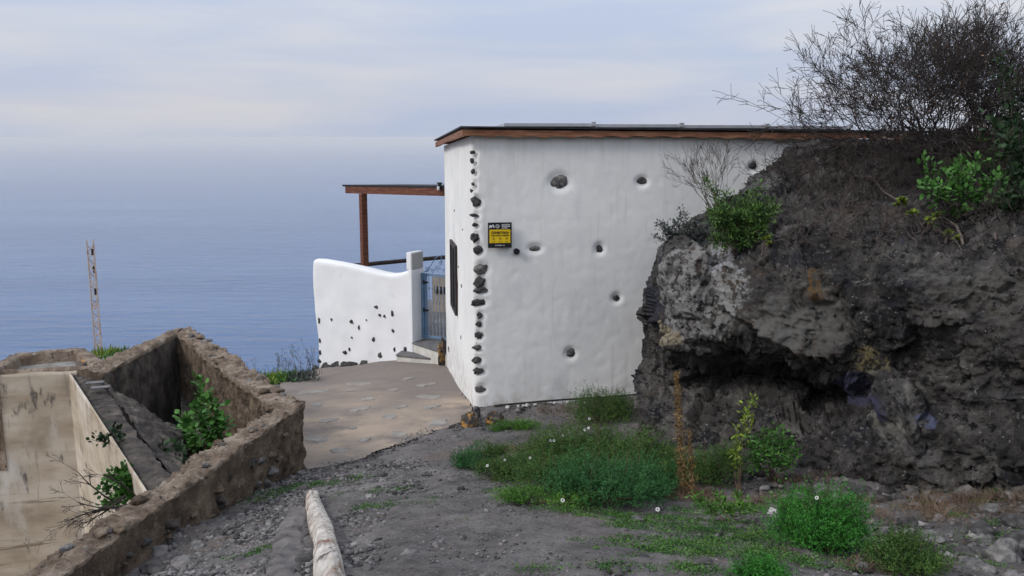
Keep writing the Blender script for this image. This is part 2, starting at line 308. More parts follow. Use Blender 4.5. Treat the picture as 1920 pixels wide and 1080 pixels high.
# ground: one sheet to the sea
def axis(a, b, st, lo, hi):
    mid = list(np.arange(a, b, st)); up = []; x = mid[-1]; s = st
    while x < hi: s *= 1.13; x += s; up.append(x)
    dn = []; x = a; s = st
    while x > lo: s *= 1.13; x -= s; dn.append(x)
    return np.array(dn[::-1]+mid+up)
xs = axis(-6.2, 6.2, .028, -900, 900); ys = axis(2.6, 16.5, .03, -60, 420)
X, Y = np.meshgrid(xs, ys); xf, yf = X.ravel(), Y.ravel()
hz = H(xf, yf); q = np.stack([xf, yf, hz*0], 1)
inp = inpoly(xf, yf, path_poly); inc = inpoly(xf, yf, cist_poly)
near = 1-sstep(0, 6, np.maximum(np.abs(xf)-6, np.maximum(2-yf, yf-17)))
w1, _, _ = worley(q*9); w2, _, _ = worley(q*24+4)
bumpy = .035*fbm(q*1.3, 3)+near*(.02*fbm(q*5+3, 4)+.020*np.clip(.55-w1, 0, 1)+.011*np.clip(.6-w2, 0, 1))
far_b = (1-near)*fbm(q*.25, 5)*.5
hz = hz+np.where(inp, -.035, bumpy+far_b)
hz = np.where(inc, -2.3, hz)
nx, ny = len(xs), len(ys); i = np.arange(nx*ny).reshape(ny, nx)
quads = np.stack([i[:-1,:-1], i[:-1,1:], i[1:,1:], i[1:,:-1]], -1).reshape(-1, 4)
M['ground'] = material('volcanic_soil', [(.070,.066,.064),(.13,.120,.115),(.205,.188,.178)], scale=2.2, detail=10, rough=.95, bump=1., bscale=48, bdist=.02, nrough=.75,
    layers=(((.17,.125,.10), 1.1, .54, .72, (1,1,1)), ((.32,.31,.30), 55, .59, .64, (1,1,1)), ((.022,.020,.020), 30, .56, .64, (1,1,1))))
mk('ground', np.stack([xf, yf, hz], 1), quads, M['ground'], smooth=True, kind='structure')

# path sheet
x0, x1 = min(p[0] for p in pp), max(p[0] for p in pp); y0, y1 = min(p[1] for p in pp), max(p[1] for p in pp)
gx = np.arange(x0, x1, .03); gy = np.arange(y0, y1, .03); X, Y = np.meshgrid(gx, gy); xf, yf = X.ravel(), Y.ravel(); q = np.stack([xf, yf, xf*0], 1)
jx = xf+.05*fbm(q*4, 3); jy = yf+.05*fbm(q*4+9, 3)
ok = inpoly(jx, jy, path_poly).reshape(X.shape); i = np.arange(X.size).reshape(X.shape)
cell = ok[:-1,:-1] & ok[:-1,1:] & ok[1:,1:] & ok[1:,:-1]
quads = np.stack([i[:-1,:-1], i[:-1,1:], i[1:,1:], i[1:,:-1]], -1)[cell]
def path_stain():
    nt = M['concrete'].node_tree; N = nt.nodes.new; L = nt.links.new; b = nt.nodes['Principled BSDF']; col = b.inputs['Base Color'].links[0].from_socket
    tc = N('ShaderNodeTexCoord'); sp = N('ShaderNodeSeparateXYZ'); L(tc.outputs['Object'], sp.inputs[0]); nz = N('ShaderNodeTexNoise'); nz.inputs['Scale'].default_value = 1.1; nz.inputs['Detail'].default_value = 7; L(tc.outputs['Object'], nz.inputs['Vector'])
    ma = N('ShaderNodeMath'); ma.operation = 'MULTIPLY_ADD'; L(nz.outputs[0], ma.inputs[0]); ma.inputs[1].default_value = 7.0; L(sp.outputs['Y'], ma.inputs[2])
    mr = N('ShaderNodeMapRange'); L(ma.outputs[0], mr.inputs[0]); mr.inputs[1].default_value = 12.9; mr.inputs[2].default_value = 15.6; mr.inputs[4].default_value = .85
    mx = N('ShaderNodeMix'); mx.data_type = 'RGBA'; L(mr.outputs[0], mx.inputs[0]); L(col, mx.inputs[6]); mx.inputs[7].default_value = (.175,.15,.135,1); L(mx.outputs[2], b.inputs['Base Color'])
path_stain()
def pathz(x, y):
    q = np.stack([np.atleast_1d(x), np.atleast_1d(y), np.atleast_1d(x)*0], 1); return H(x, y)+.012*fbm(q*1.5, 3)+.003*fbm(q*12, 3)+.012
used = np.unique(quads); remap = np.zeros(X.size, int); remap[used] = np.arange(len(used))
path = mk('path', np.stack([xf, yf, pathz(xf, yf)], 1)[used], remap[quads], M['concrete'], smooth=True, kind='structure')
for k, (px, py, w) in enumerate(((585,737,48),(594,761,27),(677,721,48),(689,751,34),(673,770,34),(736,734,22),(799,723,34),(807,746,44),(750,765,32),(810,767,28),(618,792,32),(730,784,34),(822,794,42),(661,805,17),(748,816,34),(685,828,26),(592,825,46),(636,848,34),(655,735,20),(765,712,26))):
    c = G(px, py); r = w/F*c.y/2; m = 11; mb = MB(); V = []; ph = rng.random()*6
    rr = [r*(1+.28*math.sin(2*a+ph)+.16*rng.normal()) for a in np.linspace(0, 6.28, m, endpoint=False)]
    for s_, dz in ((1, 0), (.90, .010)):
        for a in range(m):
            x = c.x+rr[a]*s_*math.cos(a*6.283/m); y = c.y+rr[a]*s_*1.35*math.sin(a*6.283/m); V.append((x, y, float(pathz(x, y)[0])+dz-.001))
    mb.add(V, [(a, (a+1) % m, m+(a+1) % m, m+a) for a in range(m)]+[tuple(range(m, 2*m))]); mb.build('paving_stone', M['flag'], path, smooth=False)

# sea
def sea():
    m = bpy.data.materials.new('sea_water'); m.use_nodes = True; nt = m.node_tree; N = nt.nodes.new; L = nt.links.new; b = nt.nodes['Principled BSDF']
    b.inputs['Roughness'].default_value = .1; b.inputs['IOR'].default_value = 1.33
    tc = N('ShaderNodeTexCoord'); hs = None
    def nz(st, sc, det, ang=0):
        mp = N('ShaderNodeMapping'); mp.inputs['Scale'].default_value = st; mp.inputs['Rotation'].default_value = (0,0,ang); L(tc.outputs['Object'], mp.inputs[0])
        n_ = N('ShaderNodeTexNoise'); n_.inputs['Scale'].default_value = sc; n_.inputs['Detail'].default_value = det; n_.inputs['Roughness'].default_value = .6; L(mp.outputs[0], n_.inputs['Vector']); return n_.outputs[0]
    a = nz((.28,1,1), .085, 6, .1); c = nz((.4,1,1), .4, 4, -.15); big = nz((.15,1,1), .006, 4, .1)
    bp = N('ShaderNodeBump'); bp.inputs['Strength'].default_value = 1; bp.inputs['Distance'].default_value = 9; L(a, bp.inputs['Height'])
    b2 = N('ShaderNodeBump'); b2.inputs['Strength'].default_value = 1; b2.inputs['Distance'].default_value = 1.2; L(c, b2.inputs['Height']); L(bp.outputs[0], b2.inputs['Normal']); L(b2.outputs[0], b.inputs['Normal'])
    cr = N('ShaderNodeValToRGB'); L(big, cr.inputs[0]); cr.color_ramp.elements[0].position = .4; cr.color_ramp.elements[0].color = (.04,.12,.28,1); cr.color_ramp.elements[1].position = .62; cr.color_ramp.elements[1].color = (.07,.16,.33,1)
    L(cr.outputs[0], b.inputs['Base Color'])
    xs = np.linspace(-40000, 40000, 9); ys = np.linspace(20, 60000, 9); X, Y = np.meshgrid(xs, ys); i = np.arange(81).reshape(9, 9)
    mk('sea', np.stack([X.ravel(), Y.ravel(), X.ravel()*0-120], 1), np.stack([i[:-1,:-1], i[:-1,1:], i[1:,1:], i[1:,:-1]], -1).reshape(-1, 4), m, org=(0,0,-120), kind='structure')
sea()

# ------------------------------------------------------------------ stones
def icos(n=2):
    t = (1+5**.5)/2; V = [(-1,t,0),(1,t,0),(-1,-t,0),(1,-t,0),(0,-1,t),(0,1,t),(0,-1,-t),(0,1,-t),(t,0,-1),(t,0,1),(-t,0,-1),(-t,0,1)]
    Fc = [(0,11,5),(0,5,1),(0,1,7),(0,7,10),(0,10,11),(1,5,9),(5,11,4),(11,10,2),(10,7,6),(7,1,8),(3,9,4),(3,4,2),(3,2,6),(3,6,8),(3,8,9),(4,9,5),(2,4,11),(6,2,10),(8,6,7),(9,8,1)]
    V = [Vector(v).normalized() for v in V]
    for _ in range(n):
        mid = {}; F2 = []
        def m_(a, b):
            k = (min(a,b), max(a,b))
            if k not in mid: V.append(((V[a]+V[b])/2).normalized()); mid[k] = len(V)-1
            return mid[k]
        for a, b, c in Fc: x, y, z = m_(a,b), m_(b,c), m_(c,a); F2 += [(a,x,z),(b,y,x),(c,z,y),(x,y,z)]
        Fc = F2
    return np.array([tuple(v) for v in V]), np.array(Fc)
IC = {k: icos(k) for k in (0, 1, 2, 3, 4)}
def stone_mesh(c, size, lev=2, rough=.25, ax=None, seed=None):
    V, Fc = IC[lev]; s = rng.random()*90 if seed is None else seed
    w, _, idb = worley(V*1.1+s); r = 1+rough*fbm(V*1.2+s, 3)-.45*rough*(w > .5)*(w-.5)*3
    # cut facets
    for k in range(6):
        d = rng.normal(size=3); d /= np.linalg.norm(d); t = V@d*r; r = np.where(t > .78, r*.78/np.maximum(t, 1e-6), r)
    Q = V*r[:, None]*np.array(size)
    if ax is None:
        a = rng.random()*6.28; ca, sa = math.cos(a), math.sin(a); Q = Q@np.array([[ca,sa,0],[-sa,ca,0],[0,0,1]])
    else: Q = Q[:, [0]]*np.array(ax[0])+Q[:, [1]]*np.array(ax[1])+Q[:, [2]]*np.array(ax[2])
    return Q+np.array(c), Fc

# ------------------------------------------------------------------ house
WTOP = 3.10; LW = 4.15; RW = 5.3
house = thing('white_house', (HC.x, HC.y, 0), 'long low white plastered house with lava stones let into its corner', 'house')
QUOIN = ((887,285,10,6),(885,301,8,9),(887,322,7,8),(887,345,6,7),(884,358,5,7),(893,379,16,18),(890,404,14,7),(890,422,11,6),(890,447,13,18),(895,469,17,15),(901,505,27,20),(900,529,21,20),(902,545,23,10),(897,567,26,14),(900,592,11,11),(898,609,11,10),(897,629,13,14),(894,653,15,9),(893,676,17,13),(898,696,20,11),(899,730,19,12))
WST = ((1050,340,33,27),(1204,339,18,13),(1003,466,22,10),(1124,466,13,15),(1156,559,14,12),(1070,663,17,16),(1413,310,14,14))
nR = -HV; nL = -HU
def onR(px, py): return PP(px, py, HC, HV)
def onL(px, py): return PP(px, py, HC, HU)
dents = []
for px, py, w, h in QUOIN+WST:
    p = onR(px, py); sc = p.y/F; dents.append((p, w*sc/2, h*sc/2))
def house_wall():
    rad = .09; s_arr = np.arange(0, LW+RW+.001, .022); zz = np.linspace(-.9, WTOP+.02, 150)
    S, Z = np.meshgrid(s_arr, zz); S = S.ravel(); Z = Z.ravel(); t = S-LW
    hc = np.array(HC)[:2]; hu = np.array(HU)[:2]; hv = np.array(HV)[:2]
    a = np.clip((t+rad)/(2*rad), 0, 1)*math.pi/2; arc = (t > -rad) & (t < rad)
    pos = np.where((t <= -rad)[:, None], hc+hv*(-t)[:, None], hc+hu*np.maximum(t, 0)[:, None])
    cen = hc+hu*rad+hv*rad; pa = cen-hu*rad*np.cos(a)[:, None]-hv*rad*np.sin(a)[:, None]; pos = np.where(arc[:, None], pa, pos)
    nr = -hu*np.cos(a)[:, None]-hv*np.sin(a)[:, None]
    q = np.stack([S, Z, Z*0], 1); d = .007*fbm(q*.6, 2)+.002*fbm(q*3+5, 3)
    d -= .004*np.clip(fbm(q*9+2, 2), 0, 1)
    for p, w, h in dents:      # plaster is smeared back round each stone
        tp = (Vector((p.x, p.y, 0))-Vector((HC.x, HC.y, 0))).dot(HU); dx = (t-tp)/(w+.018); dz = (Z-p.z)/(h+.018); g = np.exp(-(dx*dx+dz*dz)**2*.6)
        ring = np.exp(-((np.sqrt(dx*dx+dz*dz)-1.35)/.3)**2)*.004
        d += -g*.024+ring*.3
    for lo, hi in ((-.3, WTOP),):
        g = np.exp(-((t-.07)/.09)**2)*(.012+.02*fbm(np.stack([Z*6, Z*0, Z*0], 1), 2)); d -= g*.25
    pos = pos+nr*d[:, None]
    lz = np.where(t < 0, -.035*(-t), -.008*t)      # top follows the roof pitch
    Z2 = Z+lz*sstep(2.0, 3.1, Z)
    V = np.stack([pos[:, 0], pos[:, 1], Z2], 1); ny_, nx_ = len(zz), len(s_arr); i = np.arange(nx_*ny_).reshape(ny_, nx_)
    Fc = [tuple(f) for f in np.stack([i[:-1,:-1], i[:-1,1:], i[1:,1:], i[1:,:-1]], -1).reshape(-1, 4)]
    V = V.tolist(); b = len(V)     # hidden back, right end and top
    e0 = HC+HV*LW; e1 = e0+HU*RW; e2 = HC+HU*RW
    V += [(e0.x,e0.y,-.9),(e1.x,e1.y,-.9),(e2.x,e2.y,-.9),(e0.x,e0.y,2.97),(e1.x,e1.y,2.95),(e2.x,e2.y,3.06),(HC.x+.1,HC.y+.1,3.09)]
    Fc += [(b, b+3, b+4, b+1), (b+1, b+4, b+5, b+2), (b+3, b+6, b+5, b+4)]
    return mk('wall', V, Fc, M['plaster'], house, smooth=True)
house_wall()
for k, (p, w, h) in enumerate(dents):
    big = w > .08
    V, Fc = stone_mesh(p+HV*(.020 if k < len(QUOIN) else .022), (w*1.12, .022, h*1.12), 3, .5, ax=(HU, HV, (0,0,1)))
    mk('embedded_stone', V, Fc, M['lavag'] if k in (10,20,21,23) else M['lava'], house)
for px, py, w, h in ((842,655,5,14),(866,536,4,12),(865,632,3,10),(860,500,3,6),(868,430,3,7),(852,395,3,6)):
    p = onL(px, py); V, Fc = stone_mesh(p+HU*.02, (.035, h/F*p.y/2*1.2, h/F*p.y/2), 2, .35, ax=(HU, HV, (0,0,1))); mk('embedded_stone', V, Fc, M['lavag'], house)
# roof
def roofz(t, v): return 3.115-.008*t-.034*v        # t along the long wall, v towards the sea
def hp(t, v, z): p = HC+HU*t+HV*v; return Vector((p.x, p.y, z))
T0, T1, V0, V1 = -.13, RW+.2, -.10, LW+.35
mb = MB(); th = .018
c = [hp(T0,V0,roofz(T0,V0)+.085), hp(T1,V0,roofz(T1,V0)+.085), hp(T1,V1,roofz(T1,V1)+.085), hp(T0,V1,roofz(T0,V1)+.085)]
mb.add(c+[v+Vector((0,0,th)) for v in c], [(0,3,2,1),(4,5,6,7),(0,1,5,4),(1,2,6,5),(2,3,7,6),(3,0,4,7)]); roof = mb.build('roof', M['felt'], house)
def fascia(a, b, zf, wav, name='fascia_board'):
    nseg = 260; V = []; Fc = []; L_ = (b-a).length; nn = (b-a).normalized().cross(Vector((0,0,1)))
    for k in range(nseg+1):
        u = k/nseg; p = a.lerp(b, u); s = u*L_
        lo = zf(u)-.012+.019*(abs(math.sin(s*math.pi/wav))**.8)-.006*math.sin(s*2.1)
        hi = zf(u)+.066
        for off in (0, .022): V += [(p.x-nn.x*off, p.y-nn.y*off, lo), (p.x-nn.x*off, p.y-nn.y*off, hi)]
        if k: j = (k-1)*4; Fc += [(j, j+4, j+5, j+1), (j+2, j+3, j+7, j+6), (j, j+2, j+6, j+4), (j+1, j+5, j+7, j+3)]
    Fc += [(0,1,3,2), (nseg*4, nseg*4+2, nseg*4+3, nseg*4+1)]
    return mk(name, V, Fc, M['fascia'], house, smooth=False)
fascia(hp(T0+.02,V0+.02,0), hp(T1,V0+.02,0), lambda u: roofz(T0+(T1-T0)*u, V0), .30)
fascia(hp(T0+.02,V1,0), hp(T0+.02,V0+.045,0), lambda u: roofz(T0, V1+(V0-V1)*u), .30)
for k in range(9): v = .35+k*.5; a = hp(T0+.05, v, roofz(T0, v)+.055); mb = MB(); mb.bar(a, a+HU*.5, .05, .05); mb.build('rafter', M['fascia'], house)
# solar panels lying on the roof, pale frames and clamps
tt = .38
for k in range(4):
    a = tt+k*1.03; z = lambda v: roofz(a, v)+.135
    fr = MB()
    for v in (.18, 1.78): fr.bar(hp(a,v,z(v)), hp(a+1.0,v,z(v)), .03, .034)
    for t_ in (a+.015, a+.985): fr.bar(hp(t_,.195,z(.2)), hp(t_,1.765,z(1.76)), .03, .034)
    sp = fr.build('solar_panel', M['alu'], house)
    g = MB(); q4 = [hp(a+.03,.195,z(.2)+.008), hp(a+.97,.195,z(.2)+.008), hp(a+.97,1.765,z(1.77)+.008), hp(a+.03,1.765,z(1.77)+.008)]
    g.add(q4+[v-Vector((0,0,.02)) for v in q4], [(0,1,2,3),(7,6,5,4),(0,4,5,1),(1,5,6,2),(2,6,7,3),(3,7,4,0)]); g.build('panel_glass', M['panel'], sp)
    cl = MB(); cl.box(hp(a+1.015,.17,z(.18)+.012), .05, .05, .045, HU, HV); cl.box(hp(a+1.015,.2,z(.18)-.045), .04, .04, .09, HU, HV); cl.build('clamp', M['alu'], sp)
mb = MB()
for v in (.3, 1.6): mb.bar(hp(tt,v,roofz(tt,v)+.11), hp(tt+4.2,v,roofz(tt+4.2,v)+.11), .035, .03)
mb.build('mounting_rail', M['black'], house)
# window in the short wall
w0, w1 = onL(848, 500), onL(857.5, 500); zt, zb = onL(852, 458).z, onL(853, 577).z
v0 = (w1-HC).dot(HV); v1 = (w0-HC).dot(HV); mb = MB(); o = -.02
def lp(v, z, off=0): p = HC+HV*v-HU*off; return Vector((p.x, p.y, z))
for z in (zt, zb): mb.bar(lp(v0,z,.0), lp(v1,z,.0), .07, .05)
for v in (v0, v1, (v0+v1)/2): mb.bar(lp(v,zb,.0), lp(v,zt,.0), .065, .05, up=HV)
wf = mb.build('window', M['darkwood'], house)
mb = MB(); mb.box(lp((v0+v1)/2, (zb+zt)/2, .012), .012, v1-v0-.04, zt-zb-.04, HU, HV); mb.build('window_pane', M['glass'], wf)
# round vent
p = onR(968, 471); mb = MB(); N_ = 24
for rr, off, dd in ((.034, .012, .02),):
    pass
def disc(mb, c, r, t, n=24):
    V = [c+HU*(r*math.cos(a*6.2832/n))+Vector((0,0,1))*(r*math.sin(a*6.2832/n))+nR*o_ for o_ in (0, t) for a in range(n)]
    mb.add(V, [tuple(range(n, 2*n)), tuple(range(n))[::-1]]+[(a, (a+1) % n, n+(a+1) % n, n+a) for a in range(n)])
disc(mb, p+nR*.0, .034, .045); disc(mb, p+nR*.045, .026, .006); mb.build('wall_vent', M['black'], house)

# sign
s0 = onR(914, 464); s1 = onR(958, 416); sw = (s1-s0).dot(HU); sh = s1.z-s0.z; sc_ = (s0+s1)/2+nR*.052
sign = thing('alarm_sign', sc_, 'small black and yellow security notice fixed to the white house wall', 'sign')
mb = MB(); mb.box(sc_, sw, .012, sh, HU, HV); mb.build('sign_plate', M['black'], sign)
mb = MB(); mb.box(sc_+nR*.008+Vector((0,0,-.04*sh)), sw*.88, .004, sh*.53, HU, HV); mb.build('yellow_panel', M['yellow'], sign)
def text(s, u, v, size, mat, width=None, name='lettering', off=.013):
    cu = bpy.data.curves.new('t', 'FONT'); cu.body = s; cu.size = size; cu.align_x = 'CENTER'; cu.align_y = 'CENTER'; cu.extrude = .0008; cu.offset = size*.025
    o = bpy.data.objects.new('t', cu); C.objects.link(o); bpy.context.view_layer.update()
    me = bpy.data.meshes.new_from_object(o.evaluated_get(bpy.context.evaluated_depsgraph_get())); bpy.data.objects.remove(o)
    V = np.array([v_.co[:] for v_ in me.vertices]); Fc = [tuple(p_.vertices) for p_ in me.polygons]; 
    if width: V[:, 0] *= width/max(1e-6, (V[:, 0].max()-V[:, 0].min()))
    c = np.array(sc_+nR*off)+np.array(HU)*u*sw+np.array([0,0,1])*v*sh
    W_ = c+V[:, [0]]*np.array(HU)+V[:, [1]]*np.array([0,0,1])+V[:, [2]]*np.array(nR); mk(name, W_, Fc, mat, sign)
text('CONECTADA', 0, .105, sh*.12, M['black'], sw*.76)
text('CON AVISO A POLICÍA', 0, -.005, sh*.07, M['black'], sw*.76)
for u in (-.28, 0, .28): text('O', u, -.13, sh*.09, M['black']); text('----', u, -.24, sh*.05, M['black'], sw*.14)
text('MOVISTAR', .25, .41, sh*.07, M['signtext'], sw*.36); text('PROSEGUR', .25, .345, sh*.07, M['signtext'], sw*.36); text('ALARMAS', .2, .28, sh*.055, M['signtext'], sw*.26)
text('Nº DE REG. 112', 0, -.40, sh*.055, M['signtext'], sw*.4)
mb = MB(); b0 = sc_+nR*.010+Vector((0,0,sh*.35)); q_ = [(-.44,-.06),(-.41,.05),(-.365,-.045),(-.32,.045),(-.275,.05),(-.25,-.05)]
for (a, b) in zip(q_[:-1], q_[1:]): mb.bar(b0+HU*(a[0]*sw)+Vector((0,0,a[1]*sh)), b0+HU*(b[0]*sw)+Vector((0,0,b[1]*sh)), sw*.045, .003, up=nR)
mb.build('emblem', M['signtext'], sign)
mb = MB()
for k in range(16):
    a, b = k*6.2832/16, (k+1)*6.2832/16; cc = b0+HU*(-.1*sw)
    mb.bar(cc+HU*(.075*sw*math.cos(a))+Vector((0,0,.075*sw*math.sin(a))), cc+HU*(.075*sw*math.cos(b))+Vector((0,0,.075*sw*math.sin(b))), sw*.018, .003, up=nR)
mb.bar(cc+HU*(-.03*sw), cc+HU*(0)+Vector((0,0,-.025*sw)), sw*.02, .003, up=nR); mb.bar(cc+Vector((0,0,-.025*sw)), cc+HU*(.045*sw)+Vector((0,0,.035*sw)), sw*.02, .003, up=nR)
mb.build('tick_badge', M['signtext'], sign)

# hose along the wall foot, plaster crumbs
pts = []
for px, py in ((925,772),(945,766),(975,762),(1010,760),(1050,757),(1090,756),(1130,752),(1175,748),(1230,744)):
    g = onR(px, py)+nR*.09; g.z = H1(g.x, g.y)+.03; pts.append(g)
mb = MB(); mb.tube(pts, .011, 8); mb.build('hose', M['hose'], org=pts[0], smooth=True, label='thin black hose lying along the foot of the white house wall', cat='hose')

# ------------------------------------------------------------------ garden wall, pillar, gate, steps
gA = P(594, 600, 16.0); gB = P(772, 600, 15.0); gA.z = gB.z = 0
gu = (gB-gA).normalized(); gv = Vector((-gu.y, gu.x, 0)); gL = (gB-gA).length
def onW(px, py): return PP(px, py, gA, gv)
def garden_wall():
    th = .26; top = [(592,489),(600,489),(630,494),(660,500),(690,507),(712,513),(730,516),(745,515),(758,511),(768,506),(778,505)]
    ts = [((onW(a, b)-gA).dot(gu), onW(a, b).z) for a, b in top]; tx = [t[0] for t in ts]; tz = [t[1] for t in ts]
    nu, nz = 90, 60; V = []; prof = []
    # closed cross-section: front up, rounded top, back down
    cs = [(0, k/40) for k in range(41)]; cs += [(1-math.cos(a), 1, math.sin(a)) for a in np.linspace(0, math.pi, 9)[1:-1]]; cs += [(2, 1-k/10) for k in range(11)]
    m_ = len(cs)
    for a in range(nu+1):
        u = a/nu*gL; zt = np.interp(u, tx, tz); g = gA+gu*u; zb = H1(g.x, g.y)-.3
        flare = .035*math.exp(-u/.25)
        for c in cs:
            zz = zb+(zt-.03-zb)*c[1]+(c[2]*.05 if len(c) > 2 else 0); d = -.0+c[0]*th/2
            uu = u-(.0+.05*math.sin(zz*2.2+.5) if a == 0 else 0)
            nn = .010*fbm(np.array([[u*2, zz*2, c[0]*1.7]]), 3)[0]
            p_ = gA+gu*uu+gv*(d+(nn if c[0] < 1 else -nn)); V.append((p_.x, p_.y, zz))
    V = np.array(V); i = np.arange((nu+1)*m_).reshape(nu+1, m_); Fc = [tuple(f) for f in np.stack([i[:-1,:-1], i[1:,:-1], i[1:,1:], i[:-1,1:]], -1).reshape(-1, 4)]
    Fc += [tuple(i[0]), tuple(i[-1][::-1])]
    root = thing('garden_wall', tuple(gA+Vector((0,0,-1))), 'low white garden wall with curved top and scattered small black stones', 'wall')
    mk('wall', V, Fc, M['plaster2'], root, smooth=True)
    for px, py, w, h in ((622,599,5,7),(659,603,8,8),(673,614,4,10),(660,633,4,4),(706,576,11,7),(712,591,6,6),(721,593,7,7),(736,587,8,14),(737,620,6,7),(700,636,8,14),(647,661,9,9),(655,655,4,8),(712,666,8,12),(716,682,6,6),(599,601,5,12),(600,638,4,8),(600,661,7,10),(599,677,9,7),(740,655,5,9),(760,655,6,12),(687,600,3,3),(668,686,14,8),(640,690,18,10)):
        p_ = onW(px, py); V, Fc = stone_mesh(p_+gv*.005, (w/F*p_.y/2*1.05, .035, h/F*p_.y/2*1.05), 2, .5, ax=(gu, gv, (0,0,1))); mk('embedded_stone', V, Fc, M['lava'], root)
garden_wall()
# pillar; a darker panel paints the shade on the right side of its block
PT = .36; pB = gB+gu*.02
pil = thing('gate_pillar', tuple(pB+Vector((0,0,-.5))), 'square white gate pillar with shade coloured grey onto its right side, carrying the dark rail', 'pillar')
def pilbox(u0, u1, v0, v1, z0, z1, name, mat, bev=.012):
    c = pB+gu*((u0+u1)/2)+gv*((v0+v1)/2); mb = MB(); mb.box((c.x, c.y, (z0+z1)/2), u1-u0, v1-v0, z1-z0, gu, gv); return mb.build(name, mat, pil, bevel=bev)
zs = onW(772, 507).z; ztp = onW(772, 474).z; zg = onW(772, 640).z
pilbox(-.07, 0, -.01, PT, -1.2, zs, 'pillar_shaft', M['plaster2'])
pilbox(-.11, -.012, .0, PT-.02, zs, ztp, 'pillar_block', M['plaster2'])
pilbox(-.012, .002, .02, PT-.03, zs+.01, ztp-.02, 'shade_panel', M['pillar_shade'], 0)  # thin grey panel: side shade put in as colour
# gate: from pillar towards (and behind) the house corner
g0 = pB+gv*(PT-.08)+gu*.03; g1 = g0+gu*.78; gz0 = P(800, 634, g0.y).z; gz1 = P(800, 512, g0.y).z
gate = thing('garden_gate', (g0.x, g0.y, gz0), 'blue wrought iron garden gate with scrolls, ajar between pillar and house', 'gate')
gate['label'] = 'blue wrought iron garden gate with scrolled top between pillar and house'
def gp(u, z): p_ = g0+gu*u; return Vector((p_.x, p_.y, z))
mb = MB()
for u in (0, .06): mb.bar(gp(u,gz0), gp(u,gz1), .035, .035, up=gu)
mb.bar(gp(.76,gz0), gp(.76,gz1), .035, .035, up=gu)
for z in (gz0+.04, gz1-.02): mb.bar(gp(0,z), gp(.78,z), .03, .04)
mb.bar(gp(0,gz0), gp(0,gz1+.0), .05, .05, up=gu)
mb.build('gate_frame', M['blue'], gate)
for u in (.12,.19,.26,.33,.40,.47,.54,.61,.68): mb = MB(); mb.bar(gp(u,gz0+.04), gp(u,gz1), .012, .012, up=gu); 
for u in (.12,.19,.26,.33,.40,.47,.54,.61,.68):
    mb = MB(); mb.tube([gp(u,gz0+.04), gp(u,gz0+.3), gp(u,gz0+.55), gp(u,gz1-.02)], .007, 6)
    for z in (gz0+.28, gz0+.62, gz0+.85): mb.tube([gp(u,z), gp(u,z+.02), gp(u,z+.05), gp(u,z+.07)], [.007,.014,.014,.007], 6)
    mb.build('gate_bar', M['barpaint'], gate)
mb = MB()
for u, r_, z in ((.1,.05,.06),(.2,.045,.05),(.3,.06,.09),(.36,.04,.19),(.45,.05,.07),(.55,.05,.05)):
    mb.tube([gp(u+r_*(1-k/22)*math.cos(k*.5), gz1+z+r_*(1-k/22)*math.sin(k*.5)) for k in range(20)], .007, 5)
mb.tube([gp(.02+.06*k, gz1+.02+.30*math.sin(min(1, k/5.5)*1.57)**2) for k in range(7)], .008, 5); mb.tube([gp(.38,gz1+.2), gp(.38,gz1+.36)], [.012,.003], 6)
mb.build('scrollwork', M['blue'], gate)
for z in (gz0+.98, gz0+.5):
    mb = MB(); mb.box(gp(.07, z)-gv*.03, .10, .02, .03, gu, gv); mb.box(gp(.03, z)-gv*.03, .02, .02, .07, gu, gv); mb.build('hinge', M['black'], gate)
# terrace behind
tz = gz0-.03; mb = MB(); a = gA+gv*.24; b = a+gu*3.4; c = b+gv*3.4; d = a+gv*3.4
mb.prism([(a.x,a.y),(b.x,b.y),(c.x,c.y),(d.x,d.y)], -3.2, tz); mb.build('terrace', M['tread'], org=(a.x,a.y,tz), kind='structure')
# courtyard low wall with pierced blocks seen through the gate
cw = P(818, 545, 17.6); mb = MB(); lw = thing('courtyard_wall', (cw.x, cw.y, tz), 'tan pierced block wall of the courtyard glimpsed through the gate', 'wall')
mb.box((cw.x+.42, cw.y, (tz+.42)/2), 1.1, .12, .42-tz, gu, gv); mb.build('wall', material('tan_render', [(.24,.21,.18),(.32,.28,.24)], scale=5), lw)
for k in range(-4, 6):
    q_ = Vector((cw.x+.38, cw.y, .12))+gu*(k*.105)-gv*.06; mb = MB(); mb.box(q_, .06, .02, .14, gu, gv); mb.build('block_opening', M['black'], lw)
# steps
steps = thing('entrance_steps', tuple(P(790, 680, 15)), 'two slate topped cream steps rising to the blue gate', 'steps')
def step(pf, zt_, name):
    # pf: front edge px points (at tread level), goes back 1.2 m
    a = PZ(*pf[0], zt_); b = PZ(*pf[1], zt_); bk = Vector((.25, 1.15, 0))
    mb = MB(); mb.prism([(a.x,a.y),(b.x,b.y),(b.x+bk.x,b.y+bk.y),(a.x+bk.x,a.y+bk.y)], -1.3, zt_-.03); r = mb.build('riser', M['cream'], steps)
    mb = MB(); f = Vector((b.x-a.x, b.y-a.y, 0)).normalized()*.02; o_ = Vector((0,-.02,0))
    mb.prism([(a.x-f.x,a.y-.02),(b.x+f.x,b.y-.02),(b.x+bk.x,b.y+bk.y),(a.x+bk.x,a.y+bk.y)], zt_-.028, zt_); mb.build('tread', M['tread'], steps, bevel=.006)
step(((744,664),(822,673)), P(744,676,15.2).z+.20, 's'); step(((770,640),(840,664)), gz0-.02, 's')
# rough stone stub beside the house corner
mb = MB(); 
V, Fc = stone_mesh(P(829, 664, 14.25), (.075, .09, .27), 4, .45); mk('stone_stub', V, Fc, M['ochre'], org=P(829, 690, 14.25), label='rough upright stone stub at the foot of the house corner by the steps', cat='stone')
